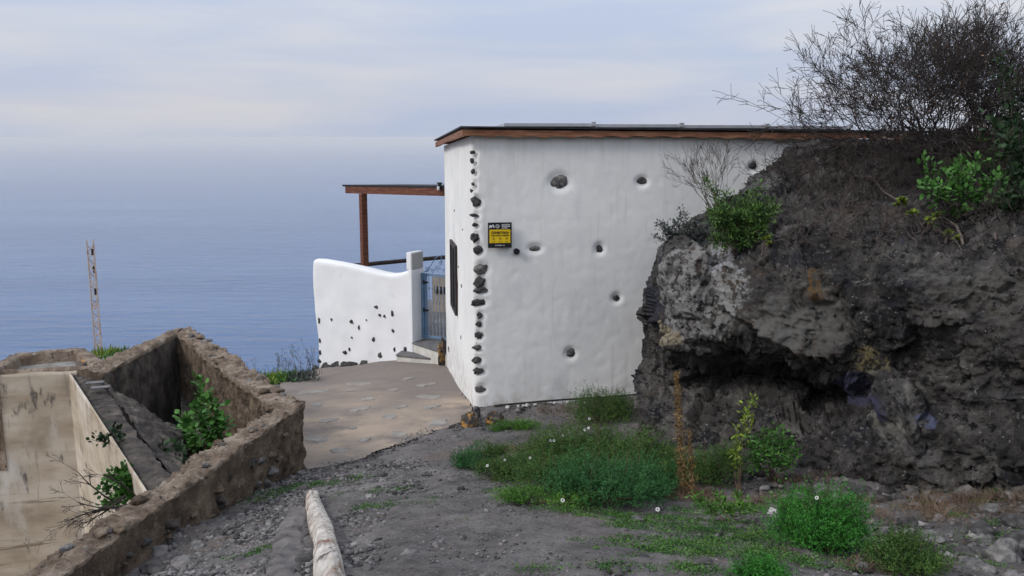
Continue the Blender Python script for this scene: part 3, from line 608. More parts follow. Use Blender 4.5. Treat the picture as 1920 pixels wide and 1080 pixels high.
# pergola
pg = thing('pergola', tuple(P(685, 560, 16.9)), 'dark red brown timber pergola roof on one post over the terrace', 'pergola')
a0 = P(650, 356, 17.1); a1 = P(834, 360, 14.35)
mb = MB(); mb.bar(P(648,356.5,17.15), P(690,357,16.6), .07, .15); mb.build('beam', M['wood'], pg) if False else None
zr = a0.z
A_ = Vector((a0.x, a0.y, zr)); B_ = Vector((a1.x, a1.y, a1.z)); back = (HU*1.0+HV*.15).normalized()*2.3
mb = MB(); mb.bar(A_, B_, .06, .125); mb.build('beam', M['wood'], pg)
mb = MB(); mb.bar(A_+Vector((.03,.5,-.015)), A_+Vector((.03,.5,-.015))+back*.5, .06, .12); mb.build('beam', M['wood'], pg)
mb = MB(); u_ = (B_-A_).normalized(); e_ = A_-u_*.15; ft = B_+u_*.0
mb.add([e_+Vector((0,-.06,.065)), ft+Vector((0,-.06,.065)), ft+back*.55+Vector((0,.5,.03)), e_+back*.45+Vector((0,.5,.03))]+[v+Vector((0,0,.035)) for v in (e_+Vector((0,-.06,.065)), ft+Vector((0,-.06,.065)), ft+back*.55+Vector((0,.5,.03)), e_+back*.45+Vector((0,.5,.03)))],
       [(0,3,2,1),(4,5,6,7),(0,1,5,4),(1,2,6,5),(2,3,7,6),(3,0,4,7)]); mb.build('roof_cover', M['felt'], pg)
for k in range(6):
    q_ = A_.lerp(B_, (k+.3)/6)+Vector((0,0,.035)); mb = MB(); mb.bar(q_+Vector((.0,.035,0)), q_+back*.42+Vector((0,.45,.0)), .045, .05); mb.build('rafter', M['wood'], pg)
pt = P(685, 372, 16.6); ph_ = A_.lerp(B_, .19); mb = MB(); mb.box((ph_.x, ph_.y, (ph_.z-.065+tz)/2), .115, .115, ph_.z-.065-tz, u_, Vector((-u_.y, u_.x, 0)).normalized()); mb.build('post', M['wood'], pg, bevel=.008)
mb = MB(); l_ = P(824, 350, 14.42)-HV*.06; mb.box(l_, .05, .05, .10); mb.box(l_+Vector((0,0,.06)), .08, .08, .02); mb.build('lamp', M['black'], pg)
mb = MB(); mb.tube([l_+Vector((-.02,-.045,-.05)), l_+Vector((-.02,-.045,-.03)), l_+Vector((-.02,-.045,.01))], [.012,.02,.02], 8); mb.build('lamp_glass', M['white'], pg)
# rail
rl = thing('handrail', tuple(P(655, 560, 17.6)), 'dark brown round timber rail behind the white garden wall', 'railing')
r0, r1, r2 = P(640, 500, 17.4), P(768, 488, 17.9), P(850, 481, 18.3)
mb = MB(); mb.tube([r0, r0.lerp(r1,.5), r1], .042, 10); mb.build('rail', M['darkwood'], rl, smooth=True); mb = MB(); mb.tube([r1+Vector((.01,0,0)), r1.lerp(r2,.5), r2], .042, 10); mb.build('rail', M['darkwood'], rl, smooth=True)
for p_ in (r0, r1, r2): mb = MB(); mb.box((p_.x, p_.y, (p_.z+tz)/2), .07, .07, p_.z-tz); mb.build('rail_post', M['darkwood'], rl)

# ------------------------------------------------------------------ cistern
cist = thing('old_cistern', (-3.5, 7.5, .2), 'ruined open water tank with rough rubble parapets and cream plastered inside', 'cistern')
def rough_wall(name, inner, outer, z0f, zt_, mat_side, mat_top, seed=0, amp=1., lip=.0):
    """wall between inner and outer plan polylines (same count); displaced closed strip"""
    inner = [Vector((*p_, 0)) for p_ in inner]; outer = [Vector((*p_, 0)) for p_ in outer]
    L_ = [0]
    for a, b in zip(outer[:-1], outer[1:]): L_.append(L_[-1]+max((b-a).length, .02))
    nu = int(L_[-1]/.018); U = np.linspace(0, L_[-1], nu+1)
    I = np.stack([np.interp(U, L_, [p_[k] for p_ in inner]) for k in (0, 1)], 1); O = np.stack([np.interp(U, L_, [p_[k] for p_ in outer]) for k in (0, 1)], 1)
    nh, nw = 64, 18; rows = [('o', k/nh) for k in range(nh)]+[('t', k/nw) for k in range(nw+1)]+[('i', 1-(k+1)/nh) for k in range(nh)]
    V = np.zeros((len(rows), nu+1, 3)); wd = O-I; wl = np.linalg.norm(wd, axis=1)[:, None]; wn = wd/wl
    for r, (kd, f) in enumerate(rows):
        if kd == 'o': xy = O; z = z0f+(zt_-z0f)*f; nn = np.concatenate([wn, np.zeros((nu+1, 1))], 1)
        elif kd == 't': xy = O+(I-O)*f; z = zt_+.015*math.sin(f*math.pi); nn = np.tile([0,0,1.], (nu+1, 1)); e = (1-2*f); nn = nn+np.concatenate([wn*e*abs(e)**2, np.zeros((nu+1, 1))], 1)
        else: xy = I; z = z0f+(zt_-z0f)*f; nn = np.concatenate([-wn, np.zeros((nu+1, 1))], 1)
        p_ = np.concatenate([xy, np.full((nu+1, 1), z)], 1); w_, s_, _ = worley(p_*7.5+seed); w2_, _, _ = worley(p_*19+seed)
        d = amp*(.035*fbm(p_*2+seed, 3)+.05*(.45-w_)*(1 if kd != 't' else .8)+.022*(.45-w2_)+.016*fbm(p_*14+seed, 3)+.012*(.5-worley(p_*38+seed)[0]))
        fx = min(1, (z-z0f)*3+.3)
        V[r] = p_+nn*(d*fx)[:, None]
    nr = len(rows); i = np.arange(nr*(nu+1)).reshape(nr, nu+1); q4 = np.stack([i[:-1,:-1], i[:-1,1:], i[1:,1:], i[1:,:-1]], -1)
    Vf = V.reshape(-1, 3)
    side_o = q4[:nh-1].reshape(-1, 4); top = q4[nh-1:nh+nw+1].reshape(-1, 4); side_i = q4[nh+nw+1:].reshape(-1, 4)
    def sub(nm, q_, mt):
        u = np.unique(q_); rm = np.zeros(len(Vf), int); rm[u] = np.arange(len(u)); return mk(nm, Vf[u], rm[q_], mt, cist, smooth=True)
    sub(name, side_o, mat_side[0]); sub('coping', top, mat_top); sub(name, side_i, mat_side[1])
    for e, rev in ((0, 0), (nu, 1)):
        ring = [tuple(V[r, e]) for r in range(nr)]; mk('wall_end', ring, [tuple(range(nr))[::(1 if rev else -1)]], mat_side[0], cist)
def mid(a, b, t): return (a[0]+(b[0]-a[0])*t, a[1]+(b[1]-a[1])*t)
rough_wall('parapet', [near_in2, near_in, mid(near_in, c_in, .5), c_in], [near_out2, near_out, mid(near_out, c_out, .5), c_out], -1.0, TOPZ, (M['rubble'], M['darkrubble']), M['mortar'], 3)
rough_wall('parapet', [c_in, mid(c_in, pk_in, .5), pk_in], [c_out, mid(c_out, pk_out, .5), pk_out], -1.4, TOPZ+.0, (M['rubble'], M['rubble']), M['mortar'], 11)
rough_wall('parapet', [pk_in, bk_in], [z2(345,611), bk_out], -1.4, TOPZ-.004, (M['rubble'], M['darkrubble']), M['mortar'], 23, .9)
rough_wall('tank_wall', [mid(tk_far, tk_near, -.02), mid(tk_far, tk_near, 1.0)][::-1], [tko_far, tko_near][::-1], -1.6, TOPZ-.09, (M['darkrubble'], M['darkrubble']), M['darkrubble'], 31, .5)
def parapet_stones():
    segs = ((near_out, c_out, near_in, c_in, 46), (c_out, pk_out, c_in, pk_in, 22)); mats = (M['rubble'], M['lavag'], M['darkrubble'], M['lava'], M['mortar'])
    for so, eo, si, ei, cnt in segs:
        for k in range(cnt):
            t = rng.uniform(-.25 if so is near_out else .02, .98); o_ = np.array(so)*(1-t)+np.array(eo)*t; i_ = np.array(si)*(1-t)+np.array(ei)*t; s_ = rng.uniform(.018, .055)
            if k % 3 and so is near_out: p_ = (o_[0], o_[1], rng.uniform(H1(*o_), TOPZ-.1)); s_ *= 1.15
            else: f = rng.uniform(.1, .9); q_ = o_*(1-f)+i_*f; p_ = (q_[0], q_[1], TOPZ+.006)
            V, Fc = stone_mesh(p_, (s_*1.2, s_, s_*.62), 2, .45); mk('embedded_stone', V, Fc, mats[k % 5], cist)
parapet_stones()
# plaster skins of the tank
def skin(a, b, z0, z1, nn, th=.05, name='plaster_lining', mat=None, seed=0):
    a = np.array([a[0], a[1]]); b = np.array([b[0], b[1]]); L_ = np.linalg.norm(b-a); nu, nz_ = int(L_/.04), int((z1-z0)/.04); S, Z = np.meshgrid(np.linspace(0, 1, nu), np.linspace(z0, z1, nz_))
    q = np.stack([S.ravel()*L_, Z.ravel(), Z.ravel()*0+seed], 1); d = .012*fbm(q*1.5, 3)+.004*fbm(q*9, 2)
    xy = a+(b-a)*S.ravel()[:, None]+np.array(nn)*(th+d)[:, None]; V = np.concatenate([xy, Z.ravel()[:, None]+(Z.ravel() > z1-.01)[:, None]*.02*fbm(q*3, 2)[:, None]], 1)
    i = np.arange(nu*nz_).reshape(nz_, nu); Fc = np.stack([i[:-1,:-1], i[:-1,1:], i[1:,1:], i[1:,:-1]], -1).reshape(-1, 4)
    top = len(V); V2 = np.concatenate([a+(b-a)*np.linspace(0,1,nu)[:, None]+np.array(nn)*th*.55, np.full((nu, 1), z1-.01)], 1); V = np.concatenate([V, V2])
    j = np.arange(nu-1); F2 = np.stack([i[-1][j], i[-1][j+1], top+j+1, top+j], 1); return mk(name, V, np.concatenate([Fc, F2]), mat or M['tankplaster'], cist, smooth=True)
def isect(a, b, c, d):
    a, b, c, d = map(np.array, (a, b, c, d)); r = b-a; s_ = d-c; t = np.cross(c-a, s_)/np.cross(r, s_); return t
tN = isect(tk_far, tk_near, c_in, near_in2)
tf = Vector(tk_far); tn = Vector(mid(tk_far, tk_near, tN+.03)); dd = (tn-tf).normalized(); nrm = (dd.y, -dd.x)
if nrm[0] > 0: nrm = (-nrm[0], -nrm[1])
skin(tf, tn, -1.9, TOPZ-.05, nrm, .035, seed=2)
d2 = (Vector(tk_l)-tf).normalized(); n2 = (-d2.y, d2.x)
if n2[1] > 0: n2 = (-n2[0], -n2[1])
skin((tf.x+.05, tf.y+.005), tk_l, -1.9, TOPZ-.03, n2, .03, seed=7)
mb = MB(); mb.prism([(tk_l[0], 1.0), (-.9, 1.0), (tf.x+.2, tf.y+.1), (tk_l[0], tk_l[1]+.1)], -2.1, -1.85); mb.build('tank_floor', M['tankplaster'], cist)
def rubble_fill():
    # loose rubble banked from the tank wall down to the foot of the far parapet
    A_, B_, C_, D_ = np.array(tko_far)+[-.02,.02], np.array(bk_in), np.array(pk_in), np.array(c_in); E_ = np.array(tko_near)
    nu, nv = 150, 80; u, v = np.meshgrid(np.linspace(0, 1, nu), np.linspace(0, 1, nv)); u = u.ravel()[:, None]; v = v.ravel()[:, None]
    l0 = A_*(1-v)+B_*0+ (E_-A_)*v+A_*v; l0 = E_+(B_+[.03,-.05]-E_)*v; r0_ = C_+(D_-C_)*v; xy = l0*(1-u)+r0_*u
    z = .66*(1-u)+.02*u
    q = np.concatenate([xy, z], 1); w_, _, _ = worley(q*9); w2_, _, _ = worley(q*22+3); q[:, 2] += .05*(.5-w_)+.03*(.5-w2_)+.04*fbm(q*3, 3)
    i = np.arange(nu*nv).reshape(nv, nu); mk('rubble_fill', q, np.stack([i[:-1,:-1], i[:-1,1:], i[1:,1:], i[1:,:-1]], -1).reshape(-1, 4), M['darkrubble'], cist)
rubble_fill()
# small basin behind the tank
bas = [(-230, 703), (20, 664), (146, 652), (196, 690)]
def beam(a, b, w_, z0, z1, mat, name='basin_rim'):
    A0 = Vector((*a, 0)); B0 = Vector((*b, 0)); u = (B0-A0).normalized(); v = Vector((-u.y, u.x, 0)); nseg = max(4, int((B0-A0).length/.05)); V = []; Fc = []
    for k in range(nseg+1):
        p_ = A0.lerp(B0, k/nseg)
        for (o_, z) in ((-w_/2, z0), (-w_/2, z1-.02), (-w_/2+.03, z1), (w_/2-.03, z1), (w_/2, z1-.02), (w_/2, z0)):
            nn = .012*fbm(np.array([[p_.x*6, p_.y*6, o_*20+z*9]]), 3)[0]; q_ = p_+v*(o_+nn); V.append((q_.x, q_.y, z+(nn if z > z0 else 0)))
        if k:
            j = (k-1)*6; Fc += [(j+m_, j+6+m_, j+7+m_, j+1+m_) for m_ in range(5)]
    Fc += [(5,4,3,2,1,0), tuple(nseg*6+m_ for m_ in range(6))]; return mk(name, V, Fc, mat, cist, smooth=True)
br = z2(186, 683); bl = z2(-260, 700); fr_ = z2(148, 656); fl_ = z2(28, 668)
beam(fl_, fr_, .15, -.3, TOPZ+.02, M['mortar']); beam(fr_, br, .15, -.3, TOPZ+.015, M['mortar']); beam(z2(-20, 698), fl_, .15, -.3, TOPZ+.015, M['mortar'])
beam((tk_far[0]+.12, tk_far[1]+.10), (tk_l[0], tk_l[1]+.12), .12, -.5, TOPZ-.015, M['mortar'])
mb = MB(); mb.prism([(tk_far[0]-1.0, tk_far[1]-.10), (tk_far[0]+.12, tk_far[1]+.14), br, fr_, fl_], .1, TOPZ-.10); mb.build('basin_floor', M['tankconc'], cist)
for (px, py, s_) in ((172, 690, .16), (190, 706, .12)):
    c_ = PZ(px, py, .66); V, Fc = stone_mesh(c_, (s_, s_, .10), 3, .3); mk('lichen_block', V, Fc, M['ochre'], cist)
for (px, py) in ((178, 717), (188, 726)):
    c_ = PZ(px, py, .72); mb = MB(); mb.box(c_, .17, .08, .012, (1,.25,.02), (-.25,1,0)); mb.build('slate', M['tread'], cist, bevel=.004)

# ------------------------------------------------------------------ rock outcrop
def rock():
    cols = [
     [P(1290,760,10.0),P(1285,750,10.0),P(1280,730,10),P(1280,650,10),P(1280,600,10),P(1290,560,10),P(1300,500,10),P(1310,470,10),P(1330,450,10)],
     [P(1232,830,9.3),P(1228,775,9.3),P(1220,735,9.3),P(1220,650,9.3),P(1208,600,9.3),P(1222,545,9.35),P(1232,490,9.4),P(1240,465,9.5),P(1285,435,9.75)],
     [P(1238,850,8.5),P(1230,820,8.4),P(1224,760,8.4),P(1230,680,8.55),P(1230,620,8.3),P(1236,550,8.4),P(1268,480,8.55),P(1280,452,8.8),P(1320,412,9.6)],
     [P(1275,880,7.95),P(1270,850,7.9),P(1265,780,8.05),P(1275,700,8.3),P(1270,632,7.75),P(1290,550,7.85),P(1330,462,8.0),P(1335,435,8.6),P(1365,385,9.5)],
     [P(1385,890,7.5),P(1375,862,7.45),P(1375,790,7.65),P(1380,690,8.25),P(1385,618,7.45),P(1390,550,7.5),P(1385,470,7.65),P(1385,430,8.4),P(1410,358,9.5)],
     [P(1465,900,7.1),P(1455,872,7.0),P(1455,800,7.25),P(1455,705,8.0),P(1460,648,7.15),P(1460,570,7.2),P(1450,470,7.4),P(1455,410,8.3),P(1450,330,9.6)],
     [P(1560,910,6.8),P(1550,885,6.7),P(1550,810,6.85),P(1550,735,7.7),P(1555,690,6.9),P(1550,590,6.9),P(1550,475,7.1),P(1540,395,8.2),P(1500,312,9.65)],
     [P(1640,925,6.5),P(1635,895,6.4),P(1635,820,6.45),P(1630,745,6.9),P(1635,690,6.7),P(1640,590,6.6),P(1640,480,6.85),P(1620,385,8.0),P(1580,296,9.7)],
     [P(1740,930,6.2),P(1740,900,6.1),P(1735,820,6.15),P(1730,740,6.3),P(1735,670,6.35),P(1740,580,6.35),P(1740,480,6.6),P(1720,380,7.8),P(1680,284,9.8)],
     [P(1870,935,5.95),P(1870,900,5.85),P(1865,830,5.75),P(1860,750,5.95),P(1860,660,5.9),P(1860,570,6.0),P(1870,470,6.2),P(1850,370,7.6),P(1800,270,9.9)],
     [P(2050,950,5.5),P(2050,920,5.4),P(2040,830,5.4),P(2040,740,5.5),P(2040,650,5.5),P(2040,560,5.6),P(2040,455,5.8),P(2030,340,7.2),P(1960,250,9.9)],
     [P(2400,950,4.9),P(2400,920,4.8),P(2400,830,4.8),P(2400,740,4.9),P(2400,650,4.9),P(2400,560,5.0),P(2400,450,5.2),P(2300,300,7.0),P(2250,220,9.8)],
     [P(3000,950,4.6),P(3000,900,4.6),P(3000,800,4.6),P(3000,700,4.7),P(3000,600,4.7),P(3000,500,4.8),P(2900,420,5.0),P(2700,300,7.0),P(2600,220,9.8)]]
    for c in cols:
        b = c[0].copy(); b.z = min(b.z, H1(b.x, b.y))-.5; c.insert(0, b)
        t = c[-1]; m1 = t+Vector((.05, .28, -.25)); m2 = Vector((t.x+.05, t.y+.38, -.3)); c += [m1, m2]
    A = np.array([[tuple(v) for v in c] for c in cols])
    def cr(A, n_):          # Catmull-Rom along axis 0
        m_ = len(A); u = np.linspace(0, m_-1-1e-6, n_); k = u.astype(int); f = (u-k)[:, None, None]
        g = lambda i_: A[np.clip(i_, 0, m_-1)]
        a, b, c, d = g(k-1), g(k), g(k+1), g(k+2); return .5*((2*b)+(c-a)*f+(2*a-5*b+4*c-d)*f**2+(3*b-a-3*c+d)*f**3)
    B = cr(A, 520); B = cr(B.transpose(1, 0, 2), 400).transpose(1, 0, 2)
    du = np.gradient(B, axis=0); dv = np.gradient(B, axis=1); Nn = np.cross(du, dv); Nn /= np.linalg.norm(Nn, axis=2)[:, :, None]+1e-9
    V = B.reshape(-1, 3); Nf = Nn.reshape(-1, 3)
    # broad blocky masses, then fractured chunks, then grain
    wq = V+.25*np.stack([fbm(V*1.1+k*9, 3) for k in range(3)], 1)
    w0, s0, _ = worley(wq*1.25+3); w1, s1, _ = worley(wq*3.1+7); w2, s2, _ = worley(V*9+1); w3, s3, _ = worley(V*22+5)
    def facets(p, sc, amp, seed):      # broken blocks: every cell is its own tilted flat face
        p2 = p*sc+seed; p2 = p2+.18*np.stack([noise(p2*.8+j*7) for j in range(3)], 1); ii = np.floor(p2).astype(int); bd = np.full(len(p2), 9.); out = np.zeros(len(p2))
        for dx in (-1,0,1):
            for dy in (-1,0,1):
                for dz in (-1,0,1):
                    cc_ = ii+np.array([dx,dy,dz]); h_ = _perm[_perm[_perm[cc_[:,0]&255]+(cc_[:,1]&255)]+(cc_[:,2]&255)]; o_ = p2-(cc_+.5+.45*_g[h_]); dd_ = np.linalg.norm(o_, axis=1); m_ = dd_ < bd
                    bd = np.where(m_, dd_, bd); out = np.where(m_, (o_*_g[(h_+91) & 255]).sum(1)*.9+_g[(h_+33) & 255, 0]*.45, out)
        return out*amp
    rd = fbm(V*2.2+4, 5, True, .55)
    fac = facets(V, 1.3, .13, 2)+facets(V, 3.0, .075, 5)+facets(V, 7, .032, 9)+facets(V, 17, .012, 1)
    crack0 = np.exp(-((s0-w0)/.08)**2); crack1 = np.exp(-((s1-w1)/.07)**2)
    topz = sstep(.55, .9, Nf[:, 2])
    d = fac+.05*(.5-w0)+.02*(.5-w1)+.010*(.5-w3)+.06*(rd-.6)+.016*fbm(V*9, 4, True)+.012*fbm(V*26, 2)
    # smooth lichen boulder at the left shoulder and the grey slab beneath
    bo = P(1315, 545, 7.8); r_ = np.linalg.norm((V-np.array(bo))*np.array([1, .8, .8]), axis=1); sm = np.exp(-(r_/.42)**4)
    sl = P(1500, 600, 7.1); r2 = np.linalg.norm((V-np.array(sl))*np.array([.75, .6, 1.5]), axis=1); sm2 = np.exp(-(r2/.36)**4)
    d = d*(1-.55*sm-.6*sm2)+.03*sm
    d *= np.where(V[:, 1] > 9.9, .3, 1)*(1-.55*sstep(8.7, 9.3, V[:, 1])*sstep(2.2, 1.7, V[:, 0]))
    V = V+Nf*(-d[:, None] if Nf[520*0+200*1+len(Nf)//2, 1] > 0 else d[:, None])
    nu, nv = 520, 400; i = np.arange(nu*nv).reshape(nu, nv); Fc = np.stack([i[:-1,:-1], i[1:,:-1], i[1:,1:], i[:-1,1:]], -1).reshape(-1, 4)
    m = material('lava_rock', [(.014,.0135,.013),(.040,.037,.035),(.092,.086,.079),(.20,.19,.172)], scale=1.7, detail=12, rough=.95, bump=1., bscale=20, bdist=.05, nrough=.72, lo=.32, hi=.68,
        layers=(((.022,.022,.028), 3.3, .52, .60, (1,1,1)), ((.16,.148,.13), 7, .57, .66, (1,1,1.6)), ((.075,.055,.04), 1.2, .55, .66, (1,1,1)), ((.05,.055,.10), 2.1, .66, .71, (1,1,1)), ((.008,.008,.008), 13, .55, .59, (1,1,1.3)), ((.26,.25,.235), 26, .61, .65, (1,1,1))))
    nt = m.node_tree; N = nt.nodes.new; L = nt.links.new; b = nt.nodes['Principled BSDF']; col = b.inputs['Base Color'].links[0].from_socket
    tc = N('ShaderNodeTexCoord')
    def patch(col, c, rad, color, sc, lo, hi, zs=1., edge=.92):
        vm = N('ShaderNodeVectorMath'); vm.operation = 'SUBTRACT'; L(tc.outputs['Object'], vm.inputs[0]); vm.inputs[1].default_value = tuple(c-ORG_R)
        sc_n = N('ShaderNodeVectorMath'); sc_n.operation = 'MULTIPLY'; L(vm.outputs[0], sc_n.inputs[0]); sc_n.inputs[1].default_value = (1/rad[0], 1/rad[1], 1/rad[2])
        ln = N('ShaderNodeVectorMath'); ln.operation = 'LENGTH'; L(sc_n.outputs[0], ln.inputs[0])
        nz = N('ShaderNodeTexNoise'); nz.inputs['Scale'].default_value = sc; nz.inputs['Detail'].default_value = 8; nz.inputs['Roughness'].default_value = .7; L(tc.outputs['Object'], nz.inputs['Vector'])
        nz2 = N('ShaderNodeTexNoise'); nz2.inputs['Scale'].default_value = 5; nz2.inputs['Detail'].default_value = 4; L(tc.outputs['Object'], nz2.inputs['Vector'])
        ad = N('ShaderNodeMath'); ad.operation = 'MULTIPLY_ADD'; L(nz2.outputs[0], ad.inputs[0]); ad.inputs[1].default_value = 1.2; L(ln.outputs['Value'], ad.inputs[2])
        m1 = N('ShaderNodeMapRange'); L(ad.outputs[0], m1.inputs[0]); m1.inputs[1].default_value = 1.0+.6; m1.inputs[2].default_value = edge+.55; 
        m2 = N('ShaderNodeMapRange'); L(nz.outputs[0], m2.inputs[0]); m2.inputs[1].default_value = lo; m2.inputs[2].default_value = hi
        mu = N('ShaderNodeMath'); mu.operation = 'MULTIPLY'; L(m1.outputs[0], mu.inputs[0]); L(m2.outputs[0], mu.inputs[1])
        mx = N('ShaderNodeMix'); mx.data_type = 'RGBA'; L(mu.outputs[0], mx.inputs[0]); L(col, mx.inputs[6]); mx.inputs[7].default_value = (*color, 1); return mx.outputs[2]
    ORG_R = Vector((3, 8, .3))
    for c, rad, color, sc, lo, hi in (
        (P(1315,545,7.8), (.42,.8,.50), (.27,.265,.255), 13, .45, .51), (P(1350,500,7.85), (.2,.6,.2), (.36,.37,.40), 26, .46, .51), (P(1255,480,8.4), (.25,.5,.2), (.17,.17,.18), 24, .45, .56),
        (P(1500,600,7.0), (.44,.6,.24), (.125,.12,.11), 9, .36, .5), (P(1668,770,6.35), (.06,.4,.26), (.20,.19,.165), 9, .36, .5), (P(1700,830,6.2), (.22,.4,.12), (.13,.125,.12), 12, .44, .54), (P(1850,520,6.0), (.5,.6,.16), (.11,.105,.095), 8, .46, .58), (P(1800,600,6.1), (.4,.5,.3), (.09,.085,.075), 9, .48, .6), (P(1250,625,8.0), (.14,.4,.1), (.36,.31,.22), 16, .4, .52),
        (P(1620,670,6.7), (.12,.5,.12), (.17,.14,.07), 16, .45, .54), (P(1520,530,7.0), (.08,.4,.14), (.17,.10,.04), 18, .47, .55), (P(1650,720,6.6), (.09,.3,.2), (.17,.16,.13), 7, .3, .5),
        (P(1610,735,6.7), (.16,.5,.16), (.055,.055,.10), 5, .3, .5), (P(1740,790,6.0), (.08,.4,.05), (.10,.11,.18), 14, .42, .52), (P(1640,322,9.2), (.25,.6,.06), (.40,.17,.03), 10, .42, .52),
        (P(1420,345,9.4), (.5,.6,.12), (.17,.17,.165), 12, .42, .6), (P(1240,560,8.6), (.2,.5,.35), (.05,.05,.075), 6, .4, .6)):
        col = patch(col, c, rad, color, sc, lo, hi)
    L(col, b.inputs['Base Color'])
    o = mk('rock_outcrop', V, Fc, m, org=(3, 8, .3), smooth=True, label='large dark lava rock outcrop with pale lichen boulder and overhang right of the house', cat='rock')
    def block(name, c, ax, ay, az, size, planes, seed, am=1.):
        Vb, Fb = BIG; r = np.ones(len(Vb)); ax, ay, az = [np.array(Vector(k).normalized()) for k in (ax, ay, az)]
        for (d, t0) in planes:
            d = np.array(d, float); d /= np.linalg.norm(d); t = Vb@d; r = np.where(t > 1e-3, np.minimum(r, t0/np.maximum(t, 1e-3)), r)
        Q = Vb*r[:, None]*np.array(size); Q = Q[:, [0]]*ax+Q[:, [1]]*ay+Q[:, [2]]*az+np.array(c); nn = unit_(Q-np.array(c))
        w_, _, _ = worley(Q*6+seed); w2_, _, _ = worley(Q*17+seed)
        Q = Q+nn*(am*(.03*fbm(Q*3+seed, 3)+.02*(.5-w_)+.012*(.5-w2_)+.010*fbm(Q*24, 2)+.022*fbm(Q*7+seed, 4, True)-.02))[:, None]; mk(name, Q, Fb, m, o, smooth=True)
    unit_ = lambda v: v/(np.linalg.norm(v, axis=1, keepdims=True)+1e-9); BIG = icos(5)
    bu = P(1262,640,7.7)-P(1352,462,7.85); bx = Vector((1,.35,.0))
    block('lichen_boulder', P(1318,548,7.80), (1,.45,-.1), (-.45,1,.1), (-.25,-.1,1), (.36,.40,.50), [((-.2,-1,.1),.62),((.75,-.75,.3),.74),((-.9,-.5,.3),.80),((0,0,-1),.72),((-.5,-.3,-.8),.78),((.5,-.2,.9),.8),((-.4,-.2,.9),.86)], 3)
    block('overhang_slab', P(1490,598,7.14), (1,-.55,-.52), (.35,1,0), (.4,-.1,1), (.74,.44,.34), [((-.1,-1,.35),.60),((0,-.3,-1),.62),((0,0,1),.7),((.8,-.5,.1),.8),((-.7,-.7,.1),.84),((.5,-.4,-.7),.78),((-.3,-.8,.8),.74)], 8, 2.2)
    block('face_block', P(1762,560,6.32), (1,-.3,.1), (.3,1,0), (0,0,1), (.42,.35,.26), [((0,-1,.2),.66),((-.7,-.6,-.2),.75),((.6,-.7,.3),.78),((0,-.2,-1),.66),((0,-.2,1),.72)], 12, 1.5)
    block('face_block', P(1690,775,6.22), (.35,-.1,-1), (.1,1,0), (1,0,.3), (.34,.3,.15), [((0,-1,.3),.66),((0,-.6,-1),.6),((1,-.2,0),.8),((-.8,-.5,0),.78)], 15)
    return V, Nf
RV, RN = rock()
def RS(px, py):
    """first visible point of the rock under a pixel"""
    d = ray(px, py); rel = RV-np.array([0, 0, CZ]); 
    u = rel[:, 0]/np.maximum(rel[:, 1]*cp-rel[:, 2]*sp_, .01)*F+960; v = 540-(rel[:, 1]*sp_+rel[:, 2]*cp)/np.maximum(rel[:, 1]*cp-rel[:, 2]*sp_, .01)*F
    m = (np.abs(u-px) < 7) & (np.abs(v-py) < 7)
    if not m.any(): return P(px, py, 9)
    k = np.where(m)[0]; k = k[np.argmin(RV[k, 1])]; return Vector(RV[k])

#--------------------------------------------------------------- plants
def tris_from(c, d, s, L_, w):
    """diamond leaflets; c base, d axis, s side (n,3)"""
    L_ = np.asarray(L_).reshape(-1, 1); w = np.asarray(w).reshape(-1, 1); n_ = len(c)
    V = np.stack([c, c+d*L_*.5+s*w, c+d*L_, c+d*L_*.5-s*w], 1).reshape(-1, 3); return V, np.arange(n_*4).reshape(-1, 4)
def unit(v): return v/(np.linalg.norm(v, axis=-1, keepdims=True)+1e-9)
def leafset(c, d, L_, w, droop=0):
    s = unit(np.cross(d, rng.normal(size=d.shape))); return tris_from(c, unit(d), s, L_, w)
class Segs:
    def __init__(s): s.a = []; s.b = []; s.ra = []; s.rb = []; s.tips = []
    def add(s, a, b, ra, rb): s.a.append(tuple(a)); s.b.append(tuple(b)); s.ra.append(ra); s.rb.append(rb)
    def mesh(s, n_=4):
        a, b = np.array(s.a), np.array(s.b); d = unit(b-a); u = np.where(np.abs(d[:, [2]]) < .9, [[0,0,1.]], [[1.,0,0]]); x = unit(np.cross(d, u)); y = np.cross(d, x); V = []
        for p_, r_ in ((a, s.ra), (b, s.rb)):
            r_ = np.array(r_)[:, None]
            for k in range(n_): t = k*2*math.pi/n_; V.append(p_+(x*math.cos(t)+y*math.sin(t))*r_)
        V = np.stack(V, 1).reshape(-1, 3); m_ = len(a); o_ = np.arange(m_)[:, None]*2*n_
        Fc = np.concatenate([o_+np.array([[k, (k+1) % n_, n_+(k+1) % n_, n_+k]]) for k in range(n_)]); return V, Fc
def grow(sg, p_, d, L_, r, lev, spread=.5, nchild=(3, 5), up=.15, wig=.18, shrink=.62, seglen=4, keep=.35, rmin=.0012):
    pos = Vector(p_); d = Vector(d).normalized(); n_ = seglen; pts = []
    for k in range(n_):
        d = (d+Vector(rng.normal(size=3))*wig*.5+Vector((0,0,up*.3))).normalized(); q_ = pos+d*(L_/n_)
        ra = max(rmin, r*(1-.6*k/n_)); rb = max(rmin, r*(1-.6*(k+1)/n_)); sg.add(pos, q_, ra, rb); pos = q_; pts.append((pos.copy(), d.copy(), rb))
    if lev <= 0: sg.tips.append((tuple(pos), tuple(d))); return
    for c in range(rng.integers(nchild[0], nchild[1]+1)):
        t = rng.uniform(keep, 1); k = min(n_-1, int(t*n_)); q_, dd_, rr = pts[k]
        nd = (dd_+Vector(rng.normal(size=3))*spread).normalized()
        grow(sg, q_, nd, L_*shrink*rng.uniform(.7, 1.15), rr*.75, lev-1, spread, nchild, up, wig, shrink, max(2, seglen-1), keep, rmin)
